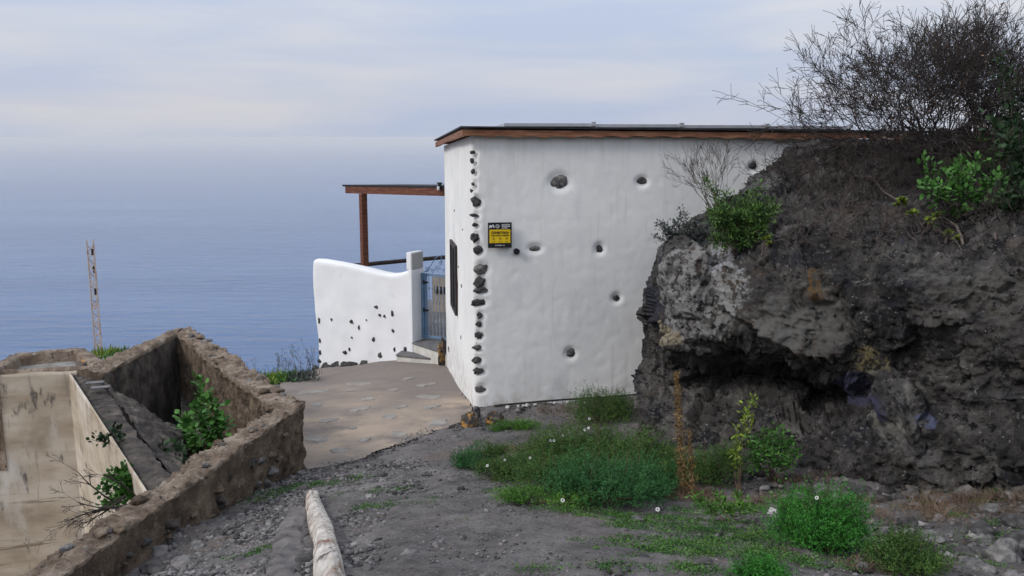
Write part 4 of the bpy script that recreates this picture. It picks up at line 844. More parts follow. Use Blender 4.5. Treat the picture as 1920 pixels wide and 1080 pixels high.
def daisy_bush(c, rx, ry, h, n_, mat, label, flowers=0, fl_px=(), L_=.035, group='feathery green bushes on the slope', name='feathery_bush', wd=.0022, cat='bush'):
    c = Vector(c); root = thing(name, tuple(c), label, cat, group)
    h *= 1.3
    # clumped shoots: centres spread through the dome
    nc = max(14, n_//110); ct = rng.random(nc)*6.283; cr_ = rng.random(nc)**.5; chh = rng.uniform(.35, 1, nc)
    cc = np.stack([np.cos(ct)*cr_*rx, np.sin(ct)*cr_*ry, np.sqrt(np.maximum(0, 1-cr_**2*.85))*h*chh], 1)*(1+.22*rng.normal(size=(nc, 1)).clip(-1.2, 1.8))
    ns = int(n_*.36); k = rng.integers(0, nc, ns); dirc = unit(cc/np.array([rx, ry, h])+np.array([0,0,.25])); off = rng.normal(size=(ns, 3))*np.array([.15*rx+.02, .15*ry+.02, .13*h+.012])
    pos = cc[k]+off; pos[:, 2] = np.abs(pos[:, 2]); pos = pos+np.array(c)
    pos[:, 2] += H(pos[:, 0], pos[:, 1])-H1(c.x, c.y); sd_ = unit(dirc[k]+rng.normal(size=(ns, 3))*.6+np.array([0,0,.25]))
    # each shoot is a little feather: leaflets set along a curved axis
    m_ = 15; t_ = np.tile(np.linspace(0, 1, m_), ns); pos = np.repeat(pos, m_, 0)+np.repeat(sd_, m_, 0)*(t_*L_*1.3)[:, None]; ax_ = np.repeat(sd_, m_, 0); d = unit(ax_*.55+rng.normal(size=(ns*m_, 3))*.75)
    V, Fc = leafset(pos, d, rng.uniform(.5, 1.1, ns*m_)*L_*.46*(1.15-.6*t_), rng.uniform(.7, 1.3, ns*m_)*wd*1.05)
    mk('foliage', V, Fc, mat, root)
    sg = Segs()
    for j in range(nc//3+4):       # dry stalks standing out of the clump
        a = rng.random()*6.28; e = rng.random()**.5; b_ = np.array(c)+np.array([math.cos(a)*e*rx*.8, math.sin(a)*e*ry*.8, 0]); t_ = b_+np.array([rng.normal()*.05, rng.normal()*.05, h*rng.uniform(.9, 1.45)]); b_[2] = H1(b_[0], b_[1]); sg.add(b_, t_, .0016, .001)
    for j in range(nc): q_ = np.array(c)+cc[j]*.9; q_[2] += H1(q_[0], q_[1])-H1(c.x, c.y); m_ = (np.array(c)*.5+q_*.5)+rng.normal(size=3)*.02; sg.add(c, m_, .003, .0022); sg.add(m_, q_, .0022, .001)
    V, Fc = sg.mesh(3); mk('stem', V, Fc, M['drybrown'], root)
    for j in range(flowers):
        a = rng.random()*6.28; e = rng.uniform(.1, .95); q_ = c+Vector((math.cos(a)*e*rx, -abs(math.sin(a))*e*ry, h*(1.02-.4*e*e)+.02)); flower(q_, root)
    return root
def flower(q_, root, r=.012):
    mb = MB(); n_ = 9; tl = Vector((rng.normal()*.4, -.9, .7)).normalized(); x = tl.cross(Vector((0,0,1))).normalized(); y = x.cross(tl)
    for k in range(n_):
        a = k*6.283/n_; dv = x*math.cos(a)+y*math.sin(a); sv = tl.cross(dv); q1 = q_+dv*r*.25
        mb.add([q1, q_+dv*r*.7+sv*r*.22, q_+dv*r, q_+dv*r*.7-sv*r*.22], [(0,1,2,3)])
    mb.build('flower', M['petal'], root)
def leafy(c, tips, mat, label, name='leafy_plant', L_=.05, w=.018, per=26, spread=.06, stem_r=.006, cat='plant', group=None, barkm=None, rad=.0):
    """plant with stems from c to each tip, leaves along the upper part"""
    c = Vector(c); root = thing(name, tuple(c), label, cat, group); sg = Segs(); P_ = []; D_ = []
    for t in tips:
        t = Vector(t); pv = c+Vector(rng.normal(size=3))*.015; m_ = c.lerp(t, .5)+Vector(rng.normal(size=3))*.04*(t-c).length; pts = []
        for k in range(1, 9):
            u = k/8; q_ = (c*(1-u)**2+m_*2*u*(1-u)+t*u*u)+Vector(rng.normal(size=3))*.006; sg.add(pv, q_, stem_r*(1-.75*(u-.125)), stem_r*(1-.75*u)); pv = q_; pts.append(q_)
        ax = (t-c).normalized()
        for k in range(per):
            u = rng.uniform(.35, 1.02)**.7*7; i_ = min(6, int(u)); q_ = pts[i_].lerp(pts[min(7, i_+1)], u-i_ if u-i_ < 1 else 1)
            dv = (Vector(rng.normal(size=3))+ax*.35+Vector((0,0,.35))).normalized(); P_.append(tuple(q_+dv*spread*rng.random())); D_.append(tuple(dv))
    V, Fc = sg.mesh(5); mk('stem', V, Fc, barkm or M['drybrown'], root)
    P_ = np.array(P_); D_ = np.array(D_); n_ = len(P_); s = unit(np.cross(D_, rng.normal(size=D_.shape)*.5+np.array([0,0,1.]))); nn = np.cross(D_, s)
    sz = rng.uniform(.6, 1.25, (n_, 1)); l_ = L_*sz; w_ = w*sz
    V = np.stack([P_, P_+D_*l_*.3+s*w_-nn*w_*.2, P_+D_*l_*.7+s*w_*.8-nn*w_*.3, P_+D_*l_-nn*w_*.5, P_+D_*l_*.7-s*w_*.8-nn*w_*.3, P_+D_*l_*.3-s*w_-nn*w_*.2], 1).reshape(-1, 3)
    Fc = np.arange(n_*6).reshape(-1, 6); Fq = np.concatenate([Fc[:, [0,1,2,3]], Fc[:, [0,3,4,5]]]); mk('foliage', V, Fq, mat, root); return root

# feathery bushes of the verge (pixel = foot of each)
def GP(px, py): return G(px, py)
MASS = [
 (1128, 788, .30, .24, .22, 7000, 'fern', 'dark feathery bush against the white wall beside the rock', 3),
 (1090, 872, .38, .28, .24, 9000, 'fern', 'broad dark feathery bush in the middle of the slope, daisies on it', 4),
 (1180, 890, .34, .26, .22, 8000, 'fern', 'dark feathery bush tucked under the left foot of the rock', 0),
 (1050, 925, .28, .22, .17, 6500, 'fern', 'feathery bush at the lower left of the thicket with one white daisy', 0),
 (1120, 945, .31, .24, .22, 8500, 'fernb', 'blue green feathery bush at the front of the thicket', 0),
 (1195, 930, .24, .2, .19, 6000, 'fernb', 'rounded blue green feathery bush in front of the rock foot', 0),
 (985, 895, .2, .17, .12, 2300, 'fern', 'thin yellowish green feathery bush at the left of the thicket', 2),
 (1010, 945, .22, .12, .06, 1800, 'clover', 'low bright green fringe at the left foot of the thicket', 0),
 (1345, 905, .22, .18, .20, 4500, 'fern', 'dark feathery bush between the dry stalk and the green shrub', 0),
 (1530, 1030, .20, .18, .22, 10000, 'fernbright', 'round bright green feathery bush in the right foreground', 1),
 (1690, 1076, .14, .13, .12, 3800, 'fern', 'dark green feathery bush at the lower right edge of the slope', 0),
 (925, 900, .15, .12, .10, 1500, 'fern', 'loose green clump with dry stems at the left end of the thicket', 1),
 (1040, 885, .28, .2, .22, 6000, 'fern', 'upper left feathery bush of the thicket mixed with dry grass', 2),
 (1225, 905, .26, .2, .20, 5000, 'fern', 'dark feathery bush at the right end of the thicket against the rock', 0),
 (1432, 1088, .10, .08, .05, 2000, 'fernbright', 'small bright green tuft cut by the bottom edge of the picture', 0),
 (882, 876, .10, .09, .09, 1800, 'fernb', 'small round feathery tuft alone at the left of the thicket', 0),
 (925, 868, .12, .1, .12, 1600, 'fern', 'small upright feathery tuft beside the gravel', 0),
 (965, 808, .22, .08, .06, 2200, 'clover', 'low strip of grassy green growing on the gravel near the house', 0),
]
for (px, py, rx, ry, h, n_, mt, lab, fl) in MASS:
    c = GP(px, py); root = daisy_bush(c, rx, ry, h, n_, M[mt], lab, fl)
root = None
# white daisies standing above the thicket
# ground cover
def groundcover(name, patches, mat, n_, L_, w, label, hgt=.02, cat='ground cover', flat=.5):
    P_ = []
    tot = sum(rx*ry*dn for *_, rx, ry, dn in patches)
    for (px, py, rx, ry, dn) in patches:
        c = GP(px, py); k = int(n_*rx*ry*dn/tot); nc = max(5, k//45); a = rng.random(nc)*6.283; r_ = rng.random(nc)**.5; cx = c.x+np.cos(a)*r_*rx; cy = c.y+np.sin(a)*r_*ry
        j = rng.integers(0, nc, k); P_.append(np.stack([cx[j]+rng.normal(size=k)*.035, cy[j]+rng.normal(size=k)*.035], 1))
    P_ = np.concatenate(P_); z = H(P_[:, 0], P_[:, 1])+rng.random(len(P_))*hgt+.005; p_ = np.concatenate([P_, z[:, None]], 1)
    d = unit(rng.normal(size=p_.shape)*np.array([1,1,flat])+np.array([0,0,.5])); V, Fc = leafset(p_, d, rng.uniform(.6, 1.3, len(p_))*L_, rng.uniform(.7, 1.2, len(p_))*w)
    mk(name, V, Fc, mat, label=label, cat=cat, kind='stuff')
groundcover('ground_cover', [(1230,985,.5,.35,1),(1330,1030,.55,.3,1.3),(1200,1040,.3,.2,.8),(1420,1000,.35,.3,.8),(1080,960,.4,.12,1),(1250,1070,.35,.12,1.2),(1560,1060,.4,.15,.8),(1640,1040,.3,.2,.6),
    (740,948,.28,.10,1.6),(690,925,.3,.12,.5),(640,905,.25,.15,.5),(560,915,.22,.10,1.0),(480,935,.25,.15,.5),(890,850,.12,.1,.8),(960,925,.3,.1,.6),(1010,1068,.12,.06,.8),(1090,1020,.08,.05,.8),(880,980,.06,.05,.5),(475,1040,.16,.12,1),(1440,955,.3,.2,.6),(1340,960,.3,.2,.9),(1750,960,.3,.2,.6),(1820,930,.4,.25,.5),(1880,1000,.3,.2,.5),(1780,1060,.3,.15,.6),(1600,940,.3,.15,.5),(1500,930,.3,.12,.6)],
    M['clover2'], 36000, .012, .0042, 'low clover and herbs spreading over the gravel')
groundcover('dry_grass', [(1290,935,.22,.16,1.2),(1230,930,.15,.1,.6),(980,850,.35,.2,.5),(1120,770,.7,.12,.5),(1400,950,.3,.15,.6),(960,880,.2,.1,.5),(1620,1060,.4,.2,.3),(1700,960,.6,.25,.5),(1850,960,.5,.3,.4),(1560,900,.5,.12,.5)], M['drybrown'], 13000, .06, .0016, 'dry brown grass among the plants', .03, 'dry grass', 1.2)
# dry orange flower spike
c = GP(1282, 935); sp1 = thing('dried_flower_spike', tuple(c), 'tall dried orange brown flower spike standing before the rock', 'plant')
def spike(root, b, t, n_, r_, mat, L_=.022, w=.006):
    sg = Segs(); b = Vector(b); t = Vector(t); pv = b
    for k in range(1, 9): q_ = b.lerp(t, k/8)+Vector(rng.normal(size=3))*.006; sg.add(pv, q_, .006*(1-k/12), .006*(1-(k+1)/12)); pv = q_
    V, Fc = sg.mesh(5); mk('stem', V, Fc, M['drybrown'], root)
    u = rng.uniform(.05, 1, n_); p_ = np.array(b)+(np.array(t)-np.array(b))*u[:, None]+rng.normal(size=(n_, 3))*(r_*(1.15-.8*u)*(.45+.8*np.abs(np.sin(u*23+np.sin(u*9)))))[:, None]
    d = unit(rng.normal(size=(n_, 3))*.8+np.array([0,0,.8])); V, Fc = leafset(p_, d, rng.uniform(.5, 1.4, n_)*L_, rng.uniform(.5, 1., n_)*w*.8); mk('seed_head', V, Fc, mat, root)
spike(sp1, c, P(1268, 700, c.y+.03), 1500, .022, M['dry'])
c2_ = GP(1300, 940); sp2 = thing('dried_flower_spike', tuple(c2_), 'shorter dried stalk leaning behind the tall orange spike', 'plant'); spike(sp2, c2_, P(1292, 810, c2_.y+.05), 500, .017, M['dry'])
c = GP(1250, 925); s3_ = thing('yellow_green_weed', tuple(c), 'short yellow green weed at the left foot of the dried spike', 'plant'); spike(s3_, c, P(1245, 868, c.y), 260, .02, M['leafyel'])
# upright green shoot and leafy shrub by the rock
c = GP(1385, 925); leafy(c, [P(1400, 755, c.y+.05), P(1412, 748, c.y+.05), P(1385, 800, c.y), P(1375, 850, c.y)], M['leafyel'], 'tall thin light green shoot against the dark rock', 'tall_weed', .035, .008, 60, .05, .004)
c = GP(1445, 905); leafy(c, [P(1405,830,c.y),P(1425,815,c.y-.1),P(1445,808,c.y),P(1468,815,c.y-.05),P(1487,832,c.y),P(1492,850,c.y-.1),P(1410,860,c.y-.15),P(1450,850,c.y-.2),P(1478,868,c.y-.2),P(1430,845,c.y-.15),P(1460,835,c.y+.1)], M['leaf'], 'round leafy green shrub at the foot of the rock', 'leafy_shrub', .028, .010, 110, .07, .005, 'shrub')
c = GP(1370, 985); leafy(c, [P(1300+k*14, 930+(k%3)*14, c.y+.1-.05*(k%2)) for k in range(9)], M['clover'], 'spreading olive green weed in front of the dried spike', 'spreading_weed', .03, .005, 90, .05, .003)
# plants in and over the cistern
c = Vector((-2.75, 7.9, .05)); leafy(c, [PZ(375,715,.95),PZ(390,745,.9),PZ(400,770,.8),PZ(365,760,.8),PZ(420,790,.7),PZ(350,790,.6),PZ(385,800,.6),PZ(400,820,.5),PZ(360,830,.4),PZ(340,780,.5),PZ(410,760,.85),PZ(375,735,.9)], M['leaf'], 'tall leafy green plant growing up inside the old cistern', 'leafy_plant', .062, .024, 48, .07, .006)
c = Vector((-2.5, 6.95, .1)); leafy(c, [PZ(300,845,.55),PZ(320,860,.5),PZ(335,850,.5),PZ(345,880,.5),PZ(310,885,.5),PZ(325,835,.5),PZ(296,870,.5)], M['leafdark'], 'dark low leafy plant at the bottom of the cistern corner', 'leafy_plant', .062, .024, 45, .07, .005)
c = PZ(262, 915, .5); leafy(c, [P(x_, y_, c.y+o_) for x_, y_, o_ in ((195,920,-.1),(205,900,0),(222,885,0),(240,880,.05),(260,888,0),(268,905,-.1),(215,940,-.15),(235,925,-.15),(250,940,-.15),(200,950,-.2),(228,905,-.1),(245,905,-.1))], M['leaf'], 'bushy green plant with small pale leaves overhanging the tank', 'leafy_plant', .036, .014, 95, .06, .005)
c = PZ(240, 840, .6); leafy(c, [P(x_, y_, c.y) for x_, y_ in ((168,825),(180,818),(200,790),(195,830),(215,800),(225,822))], M['leafdark'], 'sparse dark twiggy plant sprouting from the tank edge', 'leafy_plant', .04, .014, 16, .035, .004, barkm=M['barkdark'])
sg = Segs(); c = PZ(235, 945, .6)
for (tx_, ty_) in ((80,1000),(95,960),(110,930),(130,890),(165,880),(90,1040),(125,1000),(150,960)):
    t = P(tx_, ty_, c.y-.15); grow(sg, c+Vector(rng.normal(size=3))*.03, t-c, (t-c).length*.75, .007, 3, .42, (3, 4), -.05, .22, .5, 5, .3, .0011)
t_ = thing('dead_branches', tuple(c), 'bare dead branches drooping over the cream tank wall', 'branch'); V, Fc = sg.mesh(4); mk('twigs', V, Fc, M['barkdark'], t_)
# moss/greens beyond the basin
def tuftset(name, spots, mat, label_f, L_, w, n_, cat='plant', spread=.06, group=None):
    for k, (p_, h, lab) in enumerate(spots):
        p_ = Vector(p_); m_ = n_; b = np.array(p_)+rng.normal(size=(m_, 3))*np.array([spread, spread, .01]); d = unit(rng.normal(size=(m_, 3))*np.array([.45,.45,.2])+np.array([0,0,1.])); V, Fc = leafset(b, d, rng.uniform(.4, 1.1, m_)*h, rng.uniform(.6, 1.2, m_)*w)
        mk(name, V, Fc, mat, org=p_, label=lab, cat=cat, group=group)
def rosette(p_, r_, mat, lab, name='rosette_plant', n_=40, w=.014, up=.5):
    p_ = Vector(p_); d = unit(rng.normal(size=(n_, 3))*np.array([1,1,.3])+np.array([0,0,up])); V, Fc = leafset(np.tile(np.array(p_), (n_, 1))+rng.normal(size=(n_, 3))*.012, d, rng.uniform(.6, 1.1, n_)*r_, np.full(n_, w)); mk(name, V, Fc, mat, org=p_, label=lab, cat='plant')
tuftset('weed_clump', [(P(205,668,10.9), .14, 'yellow green weed clump at the foot of the lattice mast'), (P(233,672,10.6), .12, 'dark green weed clump between the mast and the cistern peak')], M['leafyel'], None, .1, .008, 260, spread=.10)
bpy.data.objects['weed_clump.001'].data.materials[0] = M['leaf']
# verge left of path
vspots = []
for k, (px, py, h, lab) in enumerate(((462,704,.55,'leftmost tall thin weed rising above the cistern parapet'),(500,706,.42,'thin dark weed stalks beside the path edge, left'),(520,712,.5,'tall arching weed stem before the sea'),(545,708,.4,'dark seed stalks in the verge before the sea'),(572,700,.55,'pair of dark seed heads beside the white garden wall'),(590,700,.4,'tangled dry weed at the corner of the white garden wall'))):
    p_ = P(px, py, 14.2); p_.z = H1(p_.x, p_.y)-.02; sg = Segs()
    for j in range(9): 
        d_ = Vector((rng.normal()*.25, rng.normal()*.2, 1)); grow(sg, p_+Vector((rng.normal()*.08, rng.normal()*.1, 0)), d_, h*rng.uniform(.5, 1.15), .0045, 1, .35, (1, 3), .1, .2, .4, 5, .5, .0022)
    root = thing('verge_weed', tuple(p_), lab, 'weed', 'weeds in the verge left of the path'); V, Fc = sg.mesh(3); mk('stalk', V, Fc, M['barkdark'] if k % 2 else M['bark'], root)
    tp = np.array([t[0] for t in sg.tips]); tp = np.repeat(tp, 6, 0)+rng.normal(size=(len(tp)*6, 3))*.01; V, Fc = leafset(tp, rng.normal(size=tp.shape), np.full(len(tp), .022), np.full(len(tp), .005)); mk('seed_head', V, Fc, M['leafdark'], root)
for k, (px, py, mt, lab) in enumerate(((515,702,'leafyel','bright yellow green leafy clump at the left edge of the path'),(540,704,'leaf','green leafy clump on the verge right of the yellow green one'),(490,704,'leaf','green leafy clump behind the top of the rough parapet'),(565,696,'leafgrey','grey green agave like clump near the garden wall'))):
    p_ = P(px, py, 13.6); z_ = max(H1(p_.x, p_.y), p_.z-.12); p_.z = z_; m_ = 420
    b = np.array(p_)+rng.normal(size=(m_, 3))*np.array([.11,.12,.03]); d = unit(rng.normal(size=(m_, 3))*np.array([.9,.9,.4])+np.array([0,0,.9])); V, Fc = leafset(b, d, rng.uniform(.4, 1.1, m_)*.16, rng.uniform(.6, 1.2, m_)*.013); mk('verge_clump', V, Fc, M[mt], org=p_, label=lab, cat='plant', group='leafy clumps in the verge left of the path')

# ------------------------------------------------------------------ lattice mast
def mast():
    Ym = 28.; t = P(172, 450, Ym); b = P(186, 675, Ym); t.x = (t.x+b.x)/2; x = P(180, 560, Ym).x; zb = H1(x, Ym); w = .105; root = thing('lattice_mast', (x, Ym, zb), 'slender pale lattice mast standing on the slope before the sea', 'mast')
    legs = [(x-w, Ym-w), (x+w, Ym-w), (x, Ym+w)]
    for lx, ly in legs: mb = MB(); mb.tube([(lx, ly, zb-.2), (lx, ly, t.z)], .021, 6); mb.build('leg', M['rust'], root)
    mb = MB(); z = zb; k = 0; st = .21
    while z < t.z-st:
        for a in range(3):
            p_, q_ = legs[a], legs[(a+1) % 3]
            if k % 2: p_, q_ = q_, p_
            mb.bar((*p_, z), (*q_, z+st), .020); 
            if k % 3 == 0: mb.bar((*p_, z), (*q_, z), .018)
        z += st; k += 1
    mb.build('bracing', M['rust'], root)
    for (z0, z1) in ((t.z-.5, t.z-.25), (t.z-1.05, t.z-.8), (t.z-1.75, t.z-1.5)): mb = MB(); mb.box((x, Ym, (z0+z1)/2), 0.05, .05, (z1-z0)*.8); mb.build('bracket', M['darkwood'], root)
mast()

# ------------------------------------------------------------------ bushes on the rock
def dry_bush(name, bases, dirs, L_, r, lev, lab, mat, **k):
    sg = Segs()
    for b, d in zip(bases, dirs): grow(sg, b, d, L_*rng.uniform(.8, 1.15), r, lev, **k)
    root = thing(name, tuple(bases[0]), lab, 'shrub'); V, Fc = sg.mesh(3); mk('branches', V, Fc, mat, root); return root, sg
bs = []; ds = []
for k, (px, py, Y_) in enumerate(((1760,300,9.1),(1840,295,9.1),(1880,290,9.0),(1800,300,8.8),(1700,310,9.2),(1690,310,8.9),(1720,300,9.2),(1750,300,8.8),(1780,290,9.2),(1820,290,8.9),(1850,285,9.2),(1700,315,8.6),(1760,310,8.6),(1820,305,8.5),(1880,290,8.7),(1910,280,9),(1800,300,8.4))):
    for j in range(2): bs.append(P(px+rng.normal()*14, py, Y_)); ds.append(Vector(((px-1790)/190+rng.normal()*.36, rng.normal()*.4, .9+.3*rng.random())))
for k in range(4): bs.append(P(1650+k*9, 312, 9.1)); ds.append(Vector((-.75-.15*k, rng.normal()*.3, .95-.1*k)))
for k in range(4): bs.append(P(1710+k*14, 310, 8.9+.04*k)); ds.append(Vector((-1.0-.2*rng.random(), rng.normal()*.35, .3+.2*k)))
for k in range(16): bs.append(P(1690+k*15, 305, 8.8)); ds.append(Vector((rng.normal()*.9, -.5+rng.normal()*.3, .35)))
big, sgb = dry_bush('dry_bush', bs, ds, .66, .012, 4, 'large leafless tangled shrub crowning the rock against the sky', M['barkdark'], spread=.46, nchild=(3, 5), up=.17, wig=.3, shrink=.66, seglen=4, keep=.3, rmin=.0021)
tp = np.array([t[0] for t in sgb.tips]); tp = tp[rng.random(len(tp)) < .10]; V, Fc = leafset(tp, rng.normal(size=tp.shape), np.full(len(tp), .03), np.full(len(tp), .006)); mk('dry_leaves', V, Fc, M['drybrown'], big)
bs = []; ds = []
for k in range(9): bs.append(P(1345+rng.normal()*8, 400, 9.2+rng.normal()*.1)); a = -1.2+k*.2; ds.append(Vector((a, rng.normal()*.2, 1)))
sm_, sgs = dry_bush('dry_bush', bs, ds, .34, .0055, 3, 'small leafless shrub on the rock shoulder before the white wall', M['bark'], spread=.34, nchild=(3, 5), up=.2, wig=.2, shrink=.66, seglen=4, keep=.3, rmin=.0012)
# grey leaved shrub at the tip
c = RS(1290, 470); leafy(c, [P(1232+k*9, 412+abs(k-5)*2+rng.normal()*8, c.y-.05+rng.normal()*.1) for k in range(12)]+[P(1228+k*9, 440+rng.normal()*6, c.y-.12) for k in range(12)], M['leafgrey'], 'grey leaved low shrub on the tip of the rock', 'grey_shrub', .026, .006, 90, .035, .004, 'shrub', barkm=M['barkdark'])
c = RS(1385, 452); leafy(c, [P(1322+k*8, 352+(k*37 % 60)+rng.normal()*8, c.y+.15+rng.normal()*.15) for k in range(18)]+[P(1330+k*9, 405+rng.normal()*12, c.y-.12+rng.normal()*.06) for k in range(15)]+[P(1340+k*12, 440+rng.normal()*8, c.y-.2) for k in range(9)], M['fern'], 'dense green shrub on the rock shoulder beside the bare one', 'green_shrub', .036, .005, 190, .06, .004, 'shrub')
# dark scrub covering the bank
def scrub(name, spots, mat, n_, lab, L_, spread_xy, w=.003):
    sg = Segs()
    for (px, py, dn) in spots:
        for j in range(int(n_*dn)):
            q_ = RS(px+rng.normal()*spread_xy, py+rng.normal()*spread_xy*.45)-Vector((0,0,.02)); grow(sg, q_, Vector((rng.normal()*.8, -.3+rng.normal()*.6, .75)), L_*rng.uniform(.5, 1.2), .0045, 2, .6, (2, 4), .0, .35, .6, 3, .3, .0016)
    V, Fc = sg.mesh(3); return mk(name, V, Fc, mat, label=lab, cat='scrub', kind='stuff')
scrub('dry_scrub', [(1560,370,.5),(1640,350,1),(1720,340,1.2),(1800,330,1.2),(1870,330,1),(1500,350,.5),(1620,420,.4),(1750,400,.6),(1850,400,.8),(1480,330,.5),(1600,300,1),(1690,290,1.2),(1780,280,1),(1900,300,1.2)], M['barkdark'], 46, 'tangled dark dry scrub covering the bank above the rock face', .22, 34)
scrub('pale_roots', [(1560,350,.8),(1650,340,.8),(1740,330,.8),(1500,380,.7),(1500,440,.5),(1600,450,.6),(1700,440,.6),(1560,410,.5),(1450,440,.4),(1800,450,.4)], M['bark'], 34, 'pale thin roots and dry stems trailing over the bank', .15, 46)
for k, (px, py, r_, mt, lab) in enumerate(((1795,345,.15,'leaf','light green leafy rosette plant under the big dry bush'),(1835,330,.2,'leaf','taller green leafy rosette right of the first one'),(1870,300,.22,'leaf','large leaved green rosette high at the right edge'),(1680,386,.075,'leafyel','lone small light green rosette left of the curved stem'),
    (1735,410,.09,'leafyel','light green rosette on top of the curved bare stem'),(1760,440,.07,'leafyel','small low light green rosette beside the curved stem'),(1420,452,.055,'leafyel','tiny green cushion below the dense green shrub'),(1900,400,.16,'leafdark','dark leafy rosette at the right edge of the bank'),(1850,395,.13,'leaf','green rosette halfway down the right bank'))):
    s_ = RS(px, py); c = s_+Vector((0,-.06,.0)); root = thing('rosette_plant', tuple(c), lab, 'plant'); nr_ = 11 if r_ > .12 else 3
    sg = Segs(); PP_ = []; DD_ = []
    for j in range(nr_):
        h_ = c+Vector((rng.normal()*r_*.7, -abs(rng.normal())*.05, r_*rng.uniform(.2, 1.2))); sg.add(c-Vector((0,0,.08)), h_, .007, .005); m_ = 46
        d = unit(rng.normal(size=(m_, 3))*np.array([1,1,.5])+np.array([0,-.1,.6])); PP_.append(np.tile(np.array(h_), (m_, 1))); DD_.append(d)
    V, Fc = sg.mesh(5); mk('stem', V, Fc, M['bark'], root); p_ = np.concatenate(PP_); d = np.concatenate(DD_); V, Fc = leafset(p_, d, rng.uniform(.4, 1, len(p_))*min(r_*.7, .085), rng.uniform(.7, 1.1, len(p_))*.011); mk('foliage', V, Fc, M[mt], root)
# curved bare stems
for k, (pts_, lab) in enumerate(((((1735,415),(1755,412),(1780,425),(1790,450),(1792,462)),'thick curved bare stem lying on the bank'),(((1590,340),(1625,340),(1650,360),(1672,375)),'thin pale curved stem under the orange lichen'),(((1840,400),(1850,430),(1855,455)),'short bare stem at the right of the bank'))):
    qs = [RS(a, b)+Vector((0,-.05,.03)) for a, b in pts_]; mb = MB(); mb.tube(qs, [.014-.002*k-.001*j for j in range(len(qs))], 6); mb.build('bare_stem', M['bark'], org=qs[-1], label=lab, cat='stem', smooth=True)
# dark tree at the top right, trunk outside the frame
def dark_tree():
    b = Vector((5.95, 8.6, 2.6)); root = thing('dark_tree', tuple(b), 'dark leafy tree reaching in at the top right corner', 'tree'); sg = Segs()
    grow(sg, b, Vector((-.05, -.05, 1)), 1.5, .07, 4, .55, (4, 6), .05, .15, .6, 5, .35, .003); V, Fc = sg.mesh(5); mk('trunk', V, Fc, M['barkdark'], root)
    tp = np.array([t[0] for t in sg.tips]); tp = np.repeat(tp, 80, 0); tp = tp+rng.normal(size=tp.shape)*.08; m_ = len(tp); V, Fc = leafset(tp, rng.normal(size=tp.shape)+np.array([0,0,-.2]), rng.uniform(.6, 1.2, m_)*.05, np.full(m_, .009)); mk('foliage', V, Fc, M['leafdark'], root)
dark_tree()
# leafy drape at right edge
for k, (cx_, cy_, rx_, ry_, n__, mt, lab) in enumerate(((1800,360,70,60,16,'leaf','mid green leafy bush spreading over the bank below the big dry bush'),(1880,300,50,90,16,'leafdark','dark green leafy bush against the right edge under the tree'),(1850,200,60,60,9,'leafdark','dark leafy shoots tangled in the top of the big dry bush'))):
    c = RS(cx_, min(cy_+50, 400)); leafy(c, [P(cx_+rng.normal()*rx_*.6, cy_+rng.normal()*ry_*.6, c.y-.05+rng.normal()*.15) for _ in range(n__)], M[mt], lab, 'leafy_bush', .05, .014, 55, .08, .005, 'shrub', barkm=M['barkdark'])
c = RS(1895, 330); leafy(c, [P(1870+k*9, 120+k*14+rng.normal()*20, 8.2+rng.normal()*.1) for k in range(8)]+[P(1885+k*7, 240+rng.normal()*25, 8.1) for k in range(6)], M['leafdark'], 'dark green climbing foliage at the right edge below the tree', 'climbing_shrub', .04, .010, 110, .10, .006, 'shrub', barkm=M['barkdark'])

# ------------------------------------------------------------------ loose stones, gravel, log
def scatter_gravel(name, n_, xr, yr, smin, smax, mat, label, lev=0, dens=None, sink=.3):
    V0, F0 = IC[lev]; x = rng.uniform(*xr, n_); y = rng.uniform(*yr, n_)
    keep = ~inpoly(x, y, cist_poly)
    if dens is not None: keep &= rng.random(n_) < dens(x, y)
    x, y = x[keep], y[keep]; n_ = len(x); s = smin*(smax/smin)**(rng.random(n_)**2.2); z = H(x, y)+s*(.5-sink)
    jit = 1+.28*rng.normal(size=(n_, len(V0), 1)).clip(-1.5, 1.5); a = rng.random(n_)*6.283; ca, sa = np.cos(a), np.sin(a); sx, sy, sz = s*rng.uniform(.8, 1.4, n_), s*rng.uniform(.7, 1.1, n_), s*rng.uniform(.45, .8, n_)
    Q = V0[None]*jit; Q = Q*np.stack([sx, sy, sz], 1)[:, None]; Q = np.stack([Q[..., 0]*ca[:, None]-Q[..., 1]*sa[:, None], Q[..., 0]*sa[:, None]+Q[..., 1]*ca[:, None], Q[..., 2]], -1)+np.stack([x, y, z], 1)[:, None]
    Fc = (F0[None]+np.arange(n_)[:, None, None]*len(V0)).reshape(-1, 3); return mk(name, Q.reshape(-1, 3), Fc, mat, label=label, cat='gravel', kind='stuff')
def dens(x, y):
    ip = inpoly(x, y, path_poly); q = np.stack([x*1.3, y*1.3, x*0], 1); d = .5+.8*fbm(q, 2)+.5*sstep(2.2, 3.5, x)+.6*sstep(-.8, -1.6, x)*(y < 7.5)
    d = d+.35*sstep(9.0, 9.8, y)
    return np.where(ip, .0, np.clip(d, .08, 1))
scatter_gravel('gravel', 95000, (-3.5, 5.6), (3.3, 10.6), .0035, .013, M['gravel'], 'dark volcanic gravel strewn over the slope', 0, dens)
def densL(x, y): return np.where(inpoly(x, y, path_poly), 0, np.clip(sstep(1.4, 2.4, x)*(y < 8)*1.0+.04, 0, 1))
scatter_gravel('pebbles', 14000, (-3.5, 5.6), (3.3, 9.9), .011, .045, M['gravel'], 'coarser dark pebbles along the parapet and under the rock', 1, densL)
def densF(x, y): return np.where(inpoly(x, y, path_poly), 0, np.clip(sstep(-.55, -1.0, x)*(y < 7.8), 0, 1))
